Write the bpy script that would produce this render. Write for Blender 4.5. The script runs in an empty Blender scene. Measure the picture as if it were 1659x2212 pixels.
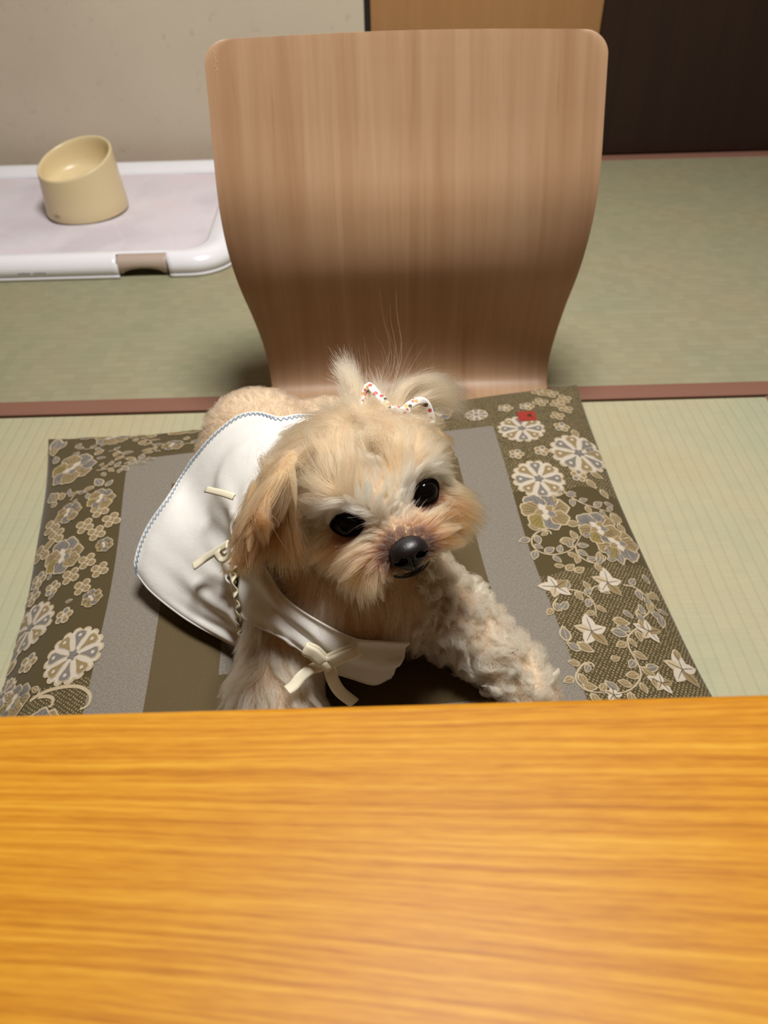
import bpy, bmesh, math, random
import numpy as np
from mathutils import Vector, Matrix, Euler
from mathutils.kdtree import KDTree
random.seed(7); RNG = np.random.default_rng(11)
scene = bpy.context.scene
COL = scene.collection
PI = math.pi
def FN(n): return int(n*1.0)

# ------------------------------------------------------------------ camera
PITCH, ROLL, CAMH, FPX = math.radians(43.84), math.radians(1.6), .602, 1650.0
fw = Vector((0, math.cos(PITCH), -math.sin(PITCH)))
rt = Vector((1, 0, 0)); up = rt.cross(fw)
crt = rt*math.cos(ROLL) - up*math.sin(ROLL)
cup = rt*math.sin(ROLL) + up*math.cos(ROLL)
cam_d = bpy.data.cameras.new('camera'); cam = bpy.data.objects.new('camera', cam_d); COL.objects.link(cam)
M = Matrix((crt, cup, -fw)).transposed().to_4x4(); M.translation = Vector((0, 0, CAMH)); cam.matrix_world = M
cam_d.sensor_fit = 'VERTICAL'; cam_d.sensor_height = 36; cam_d.lens = 36*FPX/2212
cam_d.clip_start = .01
cam_d.dof.use_dof = True; cam_d.dof.focus_distance = .52; cam_d.dof.aperture_fstop = 9.0
scene.camera = cam
# ------------------------------------------------------------------ world, lamp, exposure
w = bpy.data.worlds.new('world'); scene.world = w; w.use_nodes = True
w.node_tree.nodes['Background'].inputs[0].default_value = (1, .9, .75, 1)
w.node_tree.nodes['Background'].inputs[1].default_value = .0
ld = bpy.data.lights.new('ceiling_lamp_light', 'AREA'); ld.shape = 'DISK'; ld.size = .50; ld.energy = 40; ld.color = (1, .975, .935)
lo = bpy.data.objects.new('ceiling_lamp_light', ld); COL.objects.link(lo); lo.location = (.14, .69, 1.80)
vs = scene.view_settings
scene.display_settings.display_device = 'sRGB'
vs.view_transform = 'Standard'; vs.look = 'None'; vs.gamma = 1; vs.use_curve_mapping = False; vs.exposure = 0.0

# ------------------------------------------------------------------ helpers
def lin(r, g, b):
    f = lambda c: (c/255/12.92 if c <= 10 else ((c/255+.055)/1.055)**2.4)
    return (f(r), f(g), f(b), 1)
def put(name, me, mat=None, parent=None, **props):
    o = bpy.data.objects.new(name, me); COL.objects.link(o)
    if mat: me.materials.append(mat)
    if parent: o.parent = parent
    for k, v in props.items(): o[k] = v
    return o
def empty(name, loc=(0, 0, 0), **props):
    o = bpy.data.objects.new(name, None); COL.objects.link(o); o.location = loc; o.empty_display_size = .05
    for k, v in props.items(): o[k] = v
    return o
def pyd(name, v, f, mat=None, parent=None, smooth=True, **props):
    me = bpy.data.meshes.new(name); me.from_pydata([tuple(map(float, a)) for a in v], [], [tuple(map(int, a)) for a in f]); me.update()
    if smooth: me.shade_smooth()
    o = put(name, me, mat, None, **props)
    if parent: attach(o, parent)
    return o
def attach(o, parent):
    # parts are modelled in world space; keep them there
    bpy.context.view_layer.update()
    o.parent = parent; o.matrix_parent_inverse = parent.matrix_world.inverted()
def box(name, lo_, hi_, mat, parent=None, bev=0, seg=2, **props):
    bm = bmesh.new(); bmesh.ops.create_cube(bm, size=1)
    for v in bm.verts:
        for i in range(3): v.co[i] = lo_[i] + (v.co[i]+.5)*(hi_[i]-lo_[i])
    if bev: bmesh.ops.bevel(bm, geom=bm.edges[:], offset=bev, segments=seg, affect='EDGES', profile=.5)
    me = bpy.data.meshes.new(name); bm.to_mesh(me); bm.free()
    if bev: me.shade_smooth()
    o = put(name, me, mat, None, **props)
    if parent: attach(o, parent)
    return o
def gridmesh(P, close=False):
    # P: (m,n,3) grid -> verts, faces
    m, n = P.shape[:2]; idx = np.arange(m*n).reshape(m, n)
    a, b, c, d = idx[:-1, :-1], idx[:-1, 1:], idx[1:, 1:], idx[1:, :-1]
    F = np.stack([a, b, c, d], -1).reshape(-1, 4)
    if close:
        a, b, c, d = idx[:-1, -1], idx[:-1, 0], idx[1:, 0], idx[1:, -1]
        F = np.concatenate([F, np.stack([a, b, c, d], -1)])
    return P.reshape(-1, 3), F
def spline(pts, n):
    # Catmull-Rom through points (k,d) -> (n,d)
    p = np.asarray(pts, float); p = np.vstack([2*p[0]-p[1], p, 2*p[-1]-p[-2]])
    k = len(p)-3; t = np.linspace(0, k-1e-9, n); i = t.astype(int); f = (t-i)[:, None]
    p0, p1, p2, p3 = p[i], p[i+1], p[i+2], p[i+3]
    return .5*((2*p1)+(p2-p0)*f+(2*p0-5*p1+4*p2-p3)*f**2+(3*p1-p0-3*p2+p3)*f**3)
class NT:
    def __init__(s, name):
        s.m = bpy.data.materials.new(name); s.m.use_nodes = True; s.t = s.m.node_tree; s.N = s.t.nodes; s.L = s.t.links
        s.b = s.N['Principled BSDF']; s.out = s.N['Material Output']
    def n(s, typ, ins=None, **kw):
        x = s.N.new('ShaderNode'+typ)
        for k, v in kw.items(): setattr(x, k, v)
        for k, v in (ins or {}).items():
            if hasattr(v, 'is_linked') or isinstance(v, bpy.types.NodeSocket): s.L.new(v, x.inputs[k])
            else: x.inputs[k].default_value = v
        return x
    def lk(s, a, b): s.L.new(a, b)
    def set(s, **kw):
        for k, v in kw.items():
            i = s.b.inputs[k.replace('_', ' ')]
            if isinstance(v, bpy.types.NodeSocket): s.L.new(v, i)
            else: i.default_value = v
        return s
    def coord(s, kind='Object', scale=(1, 1, 1), rot=(0, 0, 0), loc=(0, 0, 0)):
        c = s.n('TexCoord'); m = s.n('Mapping', {'Scale': scale, 'Rotation': rot, 'Location': loc}); s.lk(c.outputs[kind], m.inputs[0]); return m.outputs[0]
    def noise(s, vec, scale, detail=2, rough=.5, dist=0):
        x = s.n('TexNoise', {'Vector': vec, 'Scale': scale, 'Detail': detail, 'Roughness': rough, 'Distortion': dist}); return x.outputs[0]
    def ramp(s, fac, stops):
        r = s.n('ValToRGB', {'Fac': fac}); e = r.color_ramp.elements
        while len(e) < len(stops): e.new(.5)
        for i, (p, c) in enumerate(stops): e[i].position = p; e[i].color = c
        return r.outputs[0]
    def mix(s, fac, a, b, bt='MIX'):
        x = s.n('Mix', data_type='RGBA', blend_type=bt)
        for i, v in ((0, fac), (6, a), (7, b)):
            if isinstance(v, bpy.types.NodeSocket): s.L.new(v, x.inputs[i])
            else: x.inputs[i].default_value = v
        return x.outputs[2]
    def math(s, op, a, b=0., c=0.):
        x = s.n('Math', operation=op)
        for i, v in enumerate((a, b, c)):
            if isinstance(v, bpy.types.NodeSocket): s.L.new(v, x.inputs[i])
            else: x.inputs[i].default_value = v
        return x.outputs[0]
    def bump(s, h, strength=.3, dist=.001, normal=None):
        x = s.n('Bump', {'Height': h, 'Strength': strength, 'Distance': dist})
        if normal: s.L.new(normal, x.inputs['Normal'])
        s.lk(x.outputs[0], s.b.inputs['Normal']); return x.outputs[0]
def plain(name, col, rough=.5, **kw):
    t = NT(name); t.set(Base_Color=col, Roughness=rough)
    for k, v in kw.items(): t.set(**{k: v})
    nz = t.noise(t.coord(), 60, 3)
    t.set(Base_Color=t.mix(t.math('MULTIPLY', nz, .12), col, (col[0]*.7, col[1]*.7, col[2]*.7, 1)))
    return t.m
# ================================================================== ROOM
WY = 1.735
# --- materials of the room
def m_plaster():
    t = NT('plaster'); c = t.coord()
    a = t.noise(c, 3.5, 3, .6); b = t.noise(c, 38, 4, .65)
    base = t.ramp(a, [(.3, lin(202, 190, 171)), (.7, lin(210, 198, 178))])
    fl = t.ramp(b, [(.30, (0, 0, 0, 1)), (.40, (1, 1, 1, 1))])
    col = t.mix(t.math('MULTIPLY', t.math('SUBTRACT', 1., fl), .35), base, lin(170, 152, 132))
    t.set(Base_Color=col, Roughness=.9); t.bump(b, .25, .002); return t.m
def m_tatami(along):
    # ribs along x (back mat) or along y (front mat); rushes run across them
    t = NT('tatami_'+along); c = t.coord()
    s = t.n('SeparateXYZ', {0: c}); u, v = (s.outputs[1], s.outputs[0]) if along == 'x' else (s.outputs[0], s.outputs[1])
    # u: across the ribs, v: along the ribs
    wob = t.noise(c, 9, 2)
    uu = t.math('ADD', u, t.math('MULTIPLY', wob, .004))
    ribp = t.math('FRACT', t.math('MULTIPLY', uu, 1/.0135))
    dist = t.math('ABSOLUTE', t.math('SUBTRACT', ribp, .5))
    rib = t.math('SMOOTH_MIN', t.math('MULTIPLY', t.math('SUBTRACT', .5, dist), 6.), 1., .4)   # 0 in the warp grooves
    rush = t.n('TexWave', {'Vector': t.n('CombineXYZ', {0: t.math('MULTIPLY', v, 1.), 1: t.math('MULTIPLY', t.math('FLOOR', t.math('MULTIPLY', uu, 1/.0135)), .37)}).outputs[0], 'Scale': 95., 'Distortion': 1.2, 'Detail': 2.}, wave_type='BANDS', bands_direction='X').outputs[1]
    sep = t.n('CombineXYZ', {0: t.math('MULTIPLY', u, 18.), 1: t.math('MULTIPLY', v, 420.)}).outputs[0]
    strk = t.noise(sep, 1., 2)
    blot = t.noise(c, 4.5, 3, .6)
    cell = t.n('TexWhiteNoise', {'Vector': t.n('CombineXYZ', {0: t.math('FLOOR', t.math('MULTIPLY', uu, 1/.0135)), 1: t.math('FLOOR', t.math('MULTIPLY', v, 60.))}).outputs[0]}, noise_dimensions='2D').outputs[0]
    base = t.ramp(blot, [(.35, lin(176, 177, 148)), (.55, lin(186, 180, 148)), (.72, lin(190, 176, 142))])
    if along == 'x': base = t.mix(1., base, (.61, .60, .575, 1), 'MULTIPLY')  # weaker sheen of the back mat's weave painted in as a darker tint
    base = t.mix(t.math('MULTIPLY', strk, .35), base, lin(152, 149, 118))
    base = t.mix(t.math('MULTIPLY', cell, .10), base, lin(205, 196, 160))
    base = t.mix(t.math('MULTIPLY', t.math('SUBTRACT', 1., rib), .12 if along == 'x' else .12), base, lin(120, 112, 84))
    t.set(Base_Color=base, Roughness=.62, Specular_IOR_Level=.3)
    h = t.math('ADD', t.math('MULTIPLY', rib, .7), t.math('MULTIPLY', rush, .35))
    t.bump(h, .32, .0012); return t.m
def m_heri():
    t = NT('mat_border_cloth'); c = t.coord(scale=(1, 1, 1))
    wv = t.n('TexWave', {'Vector': c, 'Scale': 260., 'Distortion': .4}, bands_direction='Y').outputs[1]
    t.set(Base_Color=t.mix(wv, lin(124, 84, 68), lin(140, 98, 80)), Roughness=.75); t.bump(wv, .3, .0005); return t.m
def m_doorwood(c1, c2, nm, rough=.4):
    t = NT(nm); c = t.coord(scale=(1, 1, 1))
    g = t.noise(t.coord(scale=(60, 60, 2.2)), 1., 4, .6, .4)
    t.set(Base_Color=t.ramp(g, [(.3, c1), (.7, c2)]), Roughness=rough); t.bump(g, .08, .0006); return t.m
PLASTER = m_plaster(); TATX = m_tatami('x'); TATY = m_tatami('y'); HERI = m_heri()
DARKW = m_doorwood(lin(38, 19, 13), lin(46, 24, 17), 'dark_lacquered_wood', .5)
TANW = m_doorwood(lin(176, 130, 84), lin(184, 138, 92), 'tan_door_wood', .45)
BLACKGAP = plain('painted_gap_shade', lin(30, 22, 18), .6)
# --- shell
floor = box('floor', (-2.3, -2.2, -.08), (2.3, WY+.1, -.03), plain('floor_board', lin(150, 120, 80)), kind='structure')
def mat(x0, x1, y0, y1, along, m_):
    o = box('tatami_mat', (x0, y0, -.03), (x1, y1, 0), m_, floor, .003)
    return o
def heri(x0, x1, y0, y1, par):
    return box('mat_border', (x0, y0, -.004), (x1, y1, .0012), HERI, par, .001)
HB = .8318
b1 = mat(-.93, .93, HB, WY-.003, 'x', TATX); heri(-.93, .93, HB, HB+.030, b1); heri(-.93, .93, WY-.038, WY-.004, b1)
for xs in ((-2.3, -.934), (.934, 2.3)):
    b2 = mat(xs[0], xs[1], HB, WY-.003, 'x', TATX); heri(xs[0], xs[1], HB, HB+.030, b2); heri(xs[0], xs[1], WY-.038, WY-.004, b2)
for x0, x1 in ((-1.62, -.544), (-.54, .54), (.544, 1.62)):
    f1 = mat(x0, x1, -1.0, HB-.0035, 'y', TATY); heri(x0, x0+.03, -1.0, HB-.0035, f1); heri(x1-.03, x1, -1.0, HB-.0035, f1)
box('wall_back', (-2.3, WY, -.05), (-.012, WY+.1, 2.4), PLASTER, kind='structure')
box('gap_shade_strip', (-.012, WY+.004, -.02), (.0005, WY+.1, 2.0), BLACKGAP, kind='structure')  # dark strip stands in for the shade in the gap beside the door
d1 = box('door_1', (.0005, WY-.004, .004), (.4515, WY+.03, 1.85), TANW, bev=.002, kind='structure')
d2 = box('door_2', (.452, WY-.012, .004), (1.35, WY+.03, 1.85), DARKW, bev=.002, kind='structure')
box('wall_back_upper', (-.012, WY, 1.85), (2.3, WY+.1, 2.4), PLASTER, kind='structure')
box('wall_back_right', (1.35, WY, -.05), (2.3, WY+.1, 1.85), PLASTER, kind='structure')
SIDEW = plain('side_wall_plaster', lin(176, 150, 118), .9)
box('wall_left', (-2.4, -2.3, -.05), (-2.3, WY+.1, 2.4), SIDEW, kind='structure')
box('wall_right', (2.3, -2.3, -.05), (2.4, WY+.1, 2.4), SIDEW, kind='structure')
box('wall_front', (-2.3, -2.3, -.05), (2.3, -2.2, 2.4), SIDEW, kind='structure')
box('ceiling', (-2.3, -2.3, 2.4), (2.3, WY+.1, 2.45), plain('ceiling_board', lin(126, 92, 54), .8), kind='structure')

# ================================================================== TABLE
def m_table():
    t = NT('amber_laminate_wood')
    c0 = t.n('TexCoord').outputs['Object']
    s = t.n('SeparateXYZ', {0: c0}); x, y = s.outputs[0], s.outputs[1]
    # grain is straight at the far edge and turns slightly towards the near right
    k = t.math('MULTIPLY', t.math('SUBTRACT', .17, y), 1.1)
    yy = t.math('ADD', y, t.math('MULTIPLY', t.math('ADD', x, .1), t.math('MULTIPLY', k, .95)))
    warp = t.noise(t.n('CombineXYZ', {0: t.math('MULTIPLY', x, 3.), 1: t.math('MULTIPLY', yy, 14.)}).outputs[0], 1., 3)
    yw = t.math('ADD', yy, t.math('MULTIPLY', warp, .012))
    v1 = t.n('CombineXYZ', {0: t.math('MULTIPLY', x, 5.), 1: t.math('MULTIPLY', yw, 520.)}).outputs[0]
    g1 = t.noise(v1, 1., 2, .5)
    v2 = t.n('CombineXYZ', {0: t.math('MULTIPLY', x, 60.), 1: t.math('MULTIPLY', yw, 800.)}).outputs[0]
    g2 = t.noise(v2, 1., 2, .6)
    g = t.math('ADD', t.math('MULTIPLY', g1, .66), t.math('MULTIPLY', g2, .34))
    big = t.noise(t.n('CombineXYZ', {0: t.math('MULTIPLY', x, 2.), 1: t.math('MULTIPLY', yw, 30.)}).outputs[0], 1., 2)
    g = t.math('ADD', g, t.math('MULTIPLY', t.math('SUBTRACT', big, .5), .25))
    col = t.ramp(g, [(.32, lin(164, 102, 18)), (.46, lin(184, 122, 26)), (.56, lin(194, 135, 33)), (.72, lin(206, 153, 48))])
    t.set(Base_Color=col, Roughness=.45, Specular_IOR_Level=.22); t.bump(g, .08, .0008); return t.m
TABW = m_table(); TY = .1712
tab = empty('low_table', (0, -.25, 0), label='low amber wooden table with streaky grain in the foreground', category='table')
box('tabletop', (-.75, -.73, .296), (.75, TY, .33), TABW, tab, .004, 3)
box('apron', (-.66, TY-.10, .25), (.66, TY-.08, .296), TABW, tab, .002)
box('apron', (-.66, -.65, .25), (.66, -.63, .296), TABW, tab, .002)
for sx in (-1, 1):
    for y0 in (TY-.12, -.67):
        box('leg', (sx*.68-.03, y0-.03, 0.0015), (sx*.68+.03, y0+.03, .296), TABW, tab, .004)

# ================================================================== LEGLESS CHAIR
def m_ply():
    t = NT('beech_plywood'); c = t.coord(scale=(1, .25, .25))
    g = t.noise(t.coord(scale=(62, 2.0, 2.0)), 1., 4, .62, .3)
    fle = t.noise(t.coord(scale=(170, 7, 7)), 1., 3, .6)
    col = t.ramp(g, [(.28, lin(156, 120, 89)), (.5, lin(168, 134, 103)), (.72, lin(178, 147, 117))])
    col = t.mix(t.math('MULTIPLY', fle, .35), col, lin(156, 114, 76))
    dk = t.ramp(t.noise(t.coord(scale=(90, 5, 5), loc=(3, 1, 7)), 1., 2), [(.70, (0, 0, 0, 1)), (.78, (1, 1, 1, 1))])
    col = t.mix(t.math('MULTIPLY', dk, .35), col, lin(140, 92, 56))
    t.set(Base_Color=col, Roughness=.45, Specular_IOR_Level=.35, Coat_Weight=.05, Coat_Roughness=.3); return t.m
PLY = m_ply()
PLYEDGE = plain('plywood_edge', lin(198, 150, 108), .5)
def chair():
    root = empty('legless_chair', (.039, .72, 0), label='legless floor chair with a tall bent plywood backrest behind the dog', category='chair')
    # centre line profile (y,z), front of seat -> top of back
    pd = spline([(.40, .0065), (.50, .0065), (.62, .0065), (.72, .0065), (.800, .0068), (.846, .014), (.864, .036), (.866, .072), (.852, .13), (.836, .182), (.831, .235), (.838, .283), (.866, .345), (.888, .394), (.896, .412)], 1500)
    sd_ = np.concatenate([[0], np.cumsum(np.linalg.norm(np.diff(pd, axis=0), axis=1))]); S0 = sd_[-1]
    ss = np.concatenate([np.sort(.026*(1-np.cos(np.linspace(0, PI/2, 12)))), np.linspace(.03, S0-.03, 90), S0-.026*(1-np.cos(np.linspace(PI/2, 0, 16)))])
    prof = np.stack([np.interp(ss, sd_, pd[:, q]) for q in (0, 1)], 1)          # edge line of the shell
    zz = prof[:, 1]; n = len(prof)
    d = np.gradient(prof, axis=0); d /= np.linalg.norm(d, axis=1)[:, None]
    nrm = np.stack([-d[:, 1], d[:, 0]], 1)                 # towards the sitter / up
    s = np.concatenate([[0], np.cumsum(np.linalg.norm(np.diff(prof, axis=0), axis=1))])
    zk = [0, .03, .08, .13, .18, .23, .30, .36, .42]
    xl = np.interp(zz, zk, LX); xr = np.interp(zz, zk, RX)
    # smooth
    ker = np.hanning(15); ker /= ker.sum()
    sm = lambda a: np.convolve(np.pad(a, 7, 'edge'), ker, 'valid')
    xl, xr = sm(xl), sm(xr); conc_k = ker
    S = s[-1]; r = .022
    def inset(dist):  # rounded corner inset near both ends
        q = np.clip(r-dist, 0, r); return r-np.sqrt(np.maximum(r*r-q*q, 0))
    ins = np.maximum(inset(S-s), inset(s))
    m_ = 33; tt = np.linspace(-1, 1, m_)
    conc = np.interp(zz, [0, .02, .1, .18, .235, .283, .345, .45], [0, .0, .012, .022, .040, .054, .060, .058])     # sideways curve of the back
    conc = sm(conc); th = .0105
    front = np.zeros((n, m_, 3)); back = np.zeros((n, m_, 3))
    arch = np.interp(s, [0, S-.16, S], [0, 0, 1])
    for j, t_ in enumerate(tt):
        mid, hw = (xl+xr)/2, (xr-xl)/2-ins
        x = mid+hw*t_
        tx = (x-mid)/((xr-xl)/2)
        off = -conc*(1-tx*tx)                      # middle further back, edges forward
        top = arch*.017*(1-tx*tx)
        py = prof[:, 0]+nrm[:, 0]*off+d[:, 0]*top; pz = prof[:, 1]+nrm[:, 1]*off+d[:, 1]*top
        front[:, j] = np.stack([x, py+nrm[:, 0]*th/2, pz+nrm[:, 1]*th/2], 1)
        back[:, j] = np.stack([x, py-nrm[:, 0]*th/2, pz-nrm[:, 1]*th/2], 1)
    v1, f1 = gridmesh(front); v2, f2 = gridmesh(back); N = len(v1)
    idx = np.arange(N).reshape(n, m_); loop = np.concatenate([idx[0, :-1], idx[:-1, -1], idx[-1, :0:-1], idx[:0:-1, 0]])
    rim = [(loop[i], loop[(i+1) % len(loop)], loop[(i+1) % len(loop)]+N, loop[i]+N) for i in range(len(loop))]
    V = np.concatenate([v1, v2]); Fc = [tuple(a) for a in f1]+[tuple(a[::-1]+N) for a in f2]+[tuple(a[::-1]) for a in rim]
    o = pyd('bent_seat_shell', V, Fc, PLY, root)
    o.data.materials.append(PLYEDGE)
    nf = len(f1)*2
    for p in list(o.data.polygons)[nf:]: p.material_index = 1
    bv = o.modifiers.new('bev', 'BEVEL'); bv.width = .0018; bv.segments = 2; bv.limit_method = 'ANGLE'; bv.angle_limit = math.radians(50)
    # worn chips in the varnish at the top left corner
    from mathutils.bvhtree import BVHTree
    bvh = BVHTree.FromPolygons([tuple(p) for p in V], [tuple(int(i) for i in p) for p in Fc])
    for (x, z, l, a) in CHIPS:
        y = bvh.ray_cast(Vector((x, .5, z)), Vector((0, 1, 0)))[0].y
        bm = bmesh.new(); bmesh.ops.create_icosphere(bm, subdivisions=1, radius=1)
        bmesh.ops.scale(bm, vec=(.0006, .0004, l), verts=bm.verts); bmesh.ops.rotate(bm, matrix=Matrix.Rotation(a, 3, 'Y'), verts=bm.verts)
        bmesh.ops.translate(bm, vec=(x, y, z), verts=bm.verts)
        me = bpy.data.meshes.new('varnish_chip'); bm.to_mesh(me); bm.free(); attach(put('varnish_chip', me, CHIPM), root)
LX = [-.140, -.146, -.148, -.155, -.163, -.169, -.170, -.170, -.1705]
RX = [.218, .222, .226, .229, .234, .239, .242, .242, .242]
CHIPS = [(-.1605, .402, .0032, -.2), (-.1600, .3985, .0010, -.2), (-.1595, .3945, .0030, .25), (-.1615, .3915, .0022, .5), (-.1590, .389, .0008, 0)]; CHIPM = plain('bare_wood_chip', lin(225, 205, 180), .6)
chair()
# ================================================================== TRAY + BOWL
WHITEP = plain('white_glossy_plastic', lin(240, 240, 246), .22)
def m_sheet():
    t = NT('absorbent_sheet'); c = t.coord()
    v = t.n('TexVoronoi', {'Vector': c, 'Scale': 9.}, feature='DISTANCE_TO_EDGE').outputs[0]
    nz = t.noise(c, 7, 3)
    col = t.ramp(nz, [(.35, lin(206, 198, 206)), (.5, lin(216, 210, 216)), (.68, lin(222, 206, 212))])
    col = t.mix(t.math('MULTIPLY', t.math('LESS_THAN', v, .012), .18), col, lin(228, 224, 228))
    fine = t.noise(c, 700, 1)
    t.set(Base_Color=col, Roughness=.85); t.bump(t.math('ADD', t.math('MULTIPLY', nz, 2.), t.math('MULTIPLY', fine, .25)), .4, .002); return t.m
def rrect(x0, x1, y0, y1, r, k=10):
    pts = []
    for cx, cy, a0 in ((x1-r, y1-r, 0), (x0+r, y1-r, 90), (x0+r, y0+r, 180), (x1-r, y0+r, 270)):
        for i in range(k+1):
            a = math.radians(a0+90*i/k); pts.append((cx+r*math.cos(a), cy+r*math.sin(a)))
    # subdivide straight runs so a notch can be cut from the front
    out = []
    for i, p in enumerate(pts):
        q = pts[(i+1) % len(pts)]; out.append(p); L = math.hypot(q[0]-p[0], q[1]-p[1]); m_ = int(L/.01)
        for j in range(1, m_): out.append((p[0]+(q[0]-p[0])*j/m_, p[1]+(q[1]-p[1])*j/m_))
    return np.array(out)
TX0, TX1, TY0, TY1 = -.885, -.240, 1.213, 1.690
NX0, NX1 = -.4385, -.352          # notch of the latch
def tray():
    root = empty('dog_toilet_tray', ((TX0+TX1)/2, (TY0+TY1)/2, 0), label='white plastic dog toilet tray with a pale sheet and a beige latch by the wall', category='tray')
    # rim cross-section: (inset from outer edge, z)
    sec = [(0.0, .001), (0, .006), (.0022, .0066), (.0022, .0085), (.0004, .010), (.004, .022), (.012, .031), (.022, .0345), (.034, .0335), (.050, .027), (.0585, .0235), (.0585, .018)]
    outer = rrect(TX0, TX1, TY0, TY1, .075)
    rings = []
    for ins, z in sec:
        kx = ((TX1-TX0)/2-ins)/((TX1-TX0)/2)
        r_ = max(.075-ins*.55, .02)
        P = rrect2(ins, r_)
        rings.append(np.column_stack([P, np.full(len(P), z)]))
    G = np.array(rings).transpose(1, 0, 2)
    m_, k = G.shape[:2]
    V = G.reshape(-1, 3); idx = np.arange(m_*k).reshape(m_, k); F = []
    for i in range(m_):
        i2 = (i+1) % m_
        cx = (G[i, 0, 0]+G[i2, 0, 0])/2
        notch = G[i, 0, 1] < TY0+.002 and G[i2, 0, 1] < TY0+.002 and NX0 < cx < NX1
        for j in range(k-1):
            if notch and j < 7: continue
            F.append((idx[i, j], idx[i2, j], idx[i2, j+1], idx[i, j+1]))
    o = pyd('rim', V, F, WHITEP, root)
    sd = o.modifiers.new('th', 'SOLIDIFY'); sd.thickness = .0022; sd.offset = -1
    bx = box('base', (TX0+.045, TY0+.045, .002), (TX1-.045, TY1-.045, .010), WHITEP, root, .002)
    # sheet
    n = 60; xs = np.linspace(TX0+.05, TX1-.05, n); ys = np.linspace(TY0+.05, TY1-.05, n)
    X, Y = np.meshgrid(xs, ys); Z = .0205+.0010*np.sin(X*37+Y*11)+.0008*np.sin(Y*53-X*19)
    v, f = gridmesh(np.stack([X, Y, Z], -1)); 
    sh = pyd('absorbent_sheet', v, f, m_sheet(), root); s2 = sh.modifiers.new('th', 'SOLIDIFY'); s2.thickness = .002
    # latch with arched lower edge
    LM = plain('beige_latch_plastic', lin(186, 166, 152), .45)
    n = 25; pr = [(.010, .0130), (.0085, .020), (.0115, .0275), (.0175, .032), (.026, .0345)]
    G = np.zeros((n, len(pr)+1, 3))
    for i in range(n):
        t = -1+2*i/(n-1); x = (NX0+NX1)/2+t*(NX1-NX0)/2*.965
        low = .006+.0085*max(0, 1-(t/.82)**2)**.6
        G[i, 0] = (x, TY0+.008, low)
        for j, (dy, z) in enumerate(pr): G[i, j+1] = (x, TY0+dy-.004, max(z, low+.002*(j+1)))
    v, f = gridmesh(G); l = pyd('latch', v, f[:, ::-1], LM, root); s3 = l.modifiers.new('th', 'SOLIDIFY'); s3.thickness = .003; s3.offset = -1
    # grey line of moulded lettering on the front rim (illegible in the photograph)
    GT = plain('grey_print', lin(150, 148, 150), .6)
    for k_, (x, s_) in enumerate(((-.600, 5), (-.573, 5))):
        for j in range(s_):
            xx = x+j*.0042-.004; h = .0013+.0006*((j*7+k_*3) % 3)/2
            box('moulded_print', (xx, TY0+.0010, .0135-h), (xx+.003, TY0+.0042, .0135+h), GT, root)
def rrect2(ins, r_):
    return rrect_n(TX0+ins, TX1-ins, TY0+ins, TY1-ins, r_)
def rrect_n(x0, x1, y0, y1, r, k=10, nx=58, ny=40):
    pts = []
    cs = ((x1-r, y1-r, 0), (x0+r, y1-r, 90), (x0+r, y0+r, 180), (x1-r, y0+r, 270)); nn = (nx, ny, nx, ny)
    for q, (cx, cy, a0) in enumerate(cs):
        arc = [(cx+r*math.cos(math.radians(a0+90*i/k)), cy+r*math.sin(math.radians(a0+90*i/k))) for i in range(k+1)]
        pts += arc
        c2 = cs[(q+1) % 4]; a1 = math.radians(c2[2]); e = (c2[0]+r*math.cos(a1), c2[1]+r*math.sin(a1)); p = arc[-1]
        for j in range(1, nn[q]): pts.append((p[0]+(e[0]-p[0])*j/nn[q], p[1]+(e[1]-p[1])*j/nn[q]))
    return np.array(pts)
tray()

def bowl():
    CR = NT('cream_melamine'); CR.set(Base_Color=lin(222, 203, 160), Roughness=.32); CR = CR.m
    root = empty('slanted_feeding_bowl', (BX, BY, .0235), label='cream slanted dog bowl standing on the white toilet tray', category='bowl')
    n = 72; A = np.arange(n)*2*PI/n
    r0, r1 = .0755, .0690
    top = lambda x, y: BZ+(x-BX)*BSX+(y-BY)*BSY
    def ring(r, zf):
        P = np.zeros((n, 3)); 
        for i, a in enumerate(A):
            x, y = BX+r*math.cos(a), BY+r*math.sin(a); P[i] = (x, y, zf(x, y))
        return P
    zb = .0225
    R_ = []
    R_.append(ring(.05, lambda x, y: zb+.003)); R_.append(ring(r0-.004, lambda x, y: zb))
    R_.append(ring(r0-.001, lambda x, y: zb+.0012)); R_.append(ring(r0, lambda x, y: zb+.004))
    for f in (.25, .5, .75, .95):
        R_.append(ring(r0+(r1-r0)*f, lambda x, y, f=f: zb+(top(x, y)-zb)*f))
    R_.append(ring(r1, lambda x, y: top(x, y)-.0012)); R_.append(ring(r1-.0014, lambda x, y: top(x, y)))
    R_.append(ring(r1-.0035, lambda x, y: top(x, y)-.0004)); R_.append(ring(r1-.005, lambda x, y: top(x, y)-.003))
    inner = lambda x, y: .074+(top(x, y)-BZ)*.35
    for f, r in ((.15, .0635), (.4, .0625), (.65, .0605), (.85, .057), (.95, .051), (1., .036), (1.0, .018), (1., .001)):
        R_.append(ring(r, lambda x, y, f=f: top(x, y)-.004+(inner(x, y)-top(x, y)+.004)*f))
    v, f = gridmesh(np.array(R_), True); pyd('bowl_body', v, f, CR, root)
    GT = plain('bowl_print', lin(176, 156, 112), .5)
    for j in range(4):
        a = math.radians(237.5+j*2.3); r = r0-.0004
        x, y = BX+r*math.cos(a), BY+r*math.sin(a)
        o = box('print_mark', (-.0011, -.0004, -.0018), (.0011, .0004, .0018), GT, None); o.location = (x, y, .036); o.rotation_euler = (0, 0, a+PI/2); attach(o, root)
BX, BY, BZ, BSX, BSY = -.546, 1.459, .1155, .15, .23
bowl()
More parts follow.
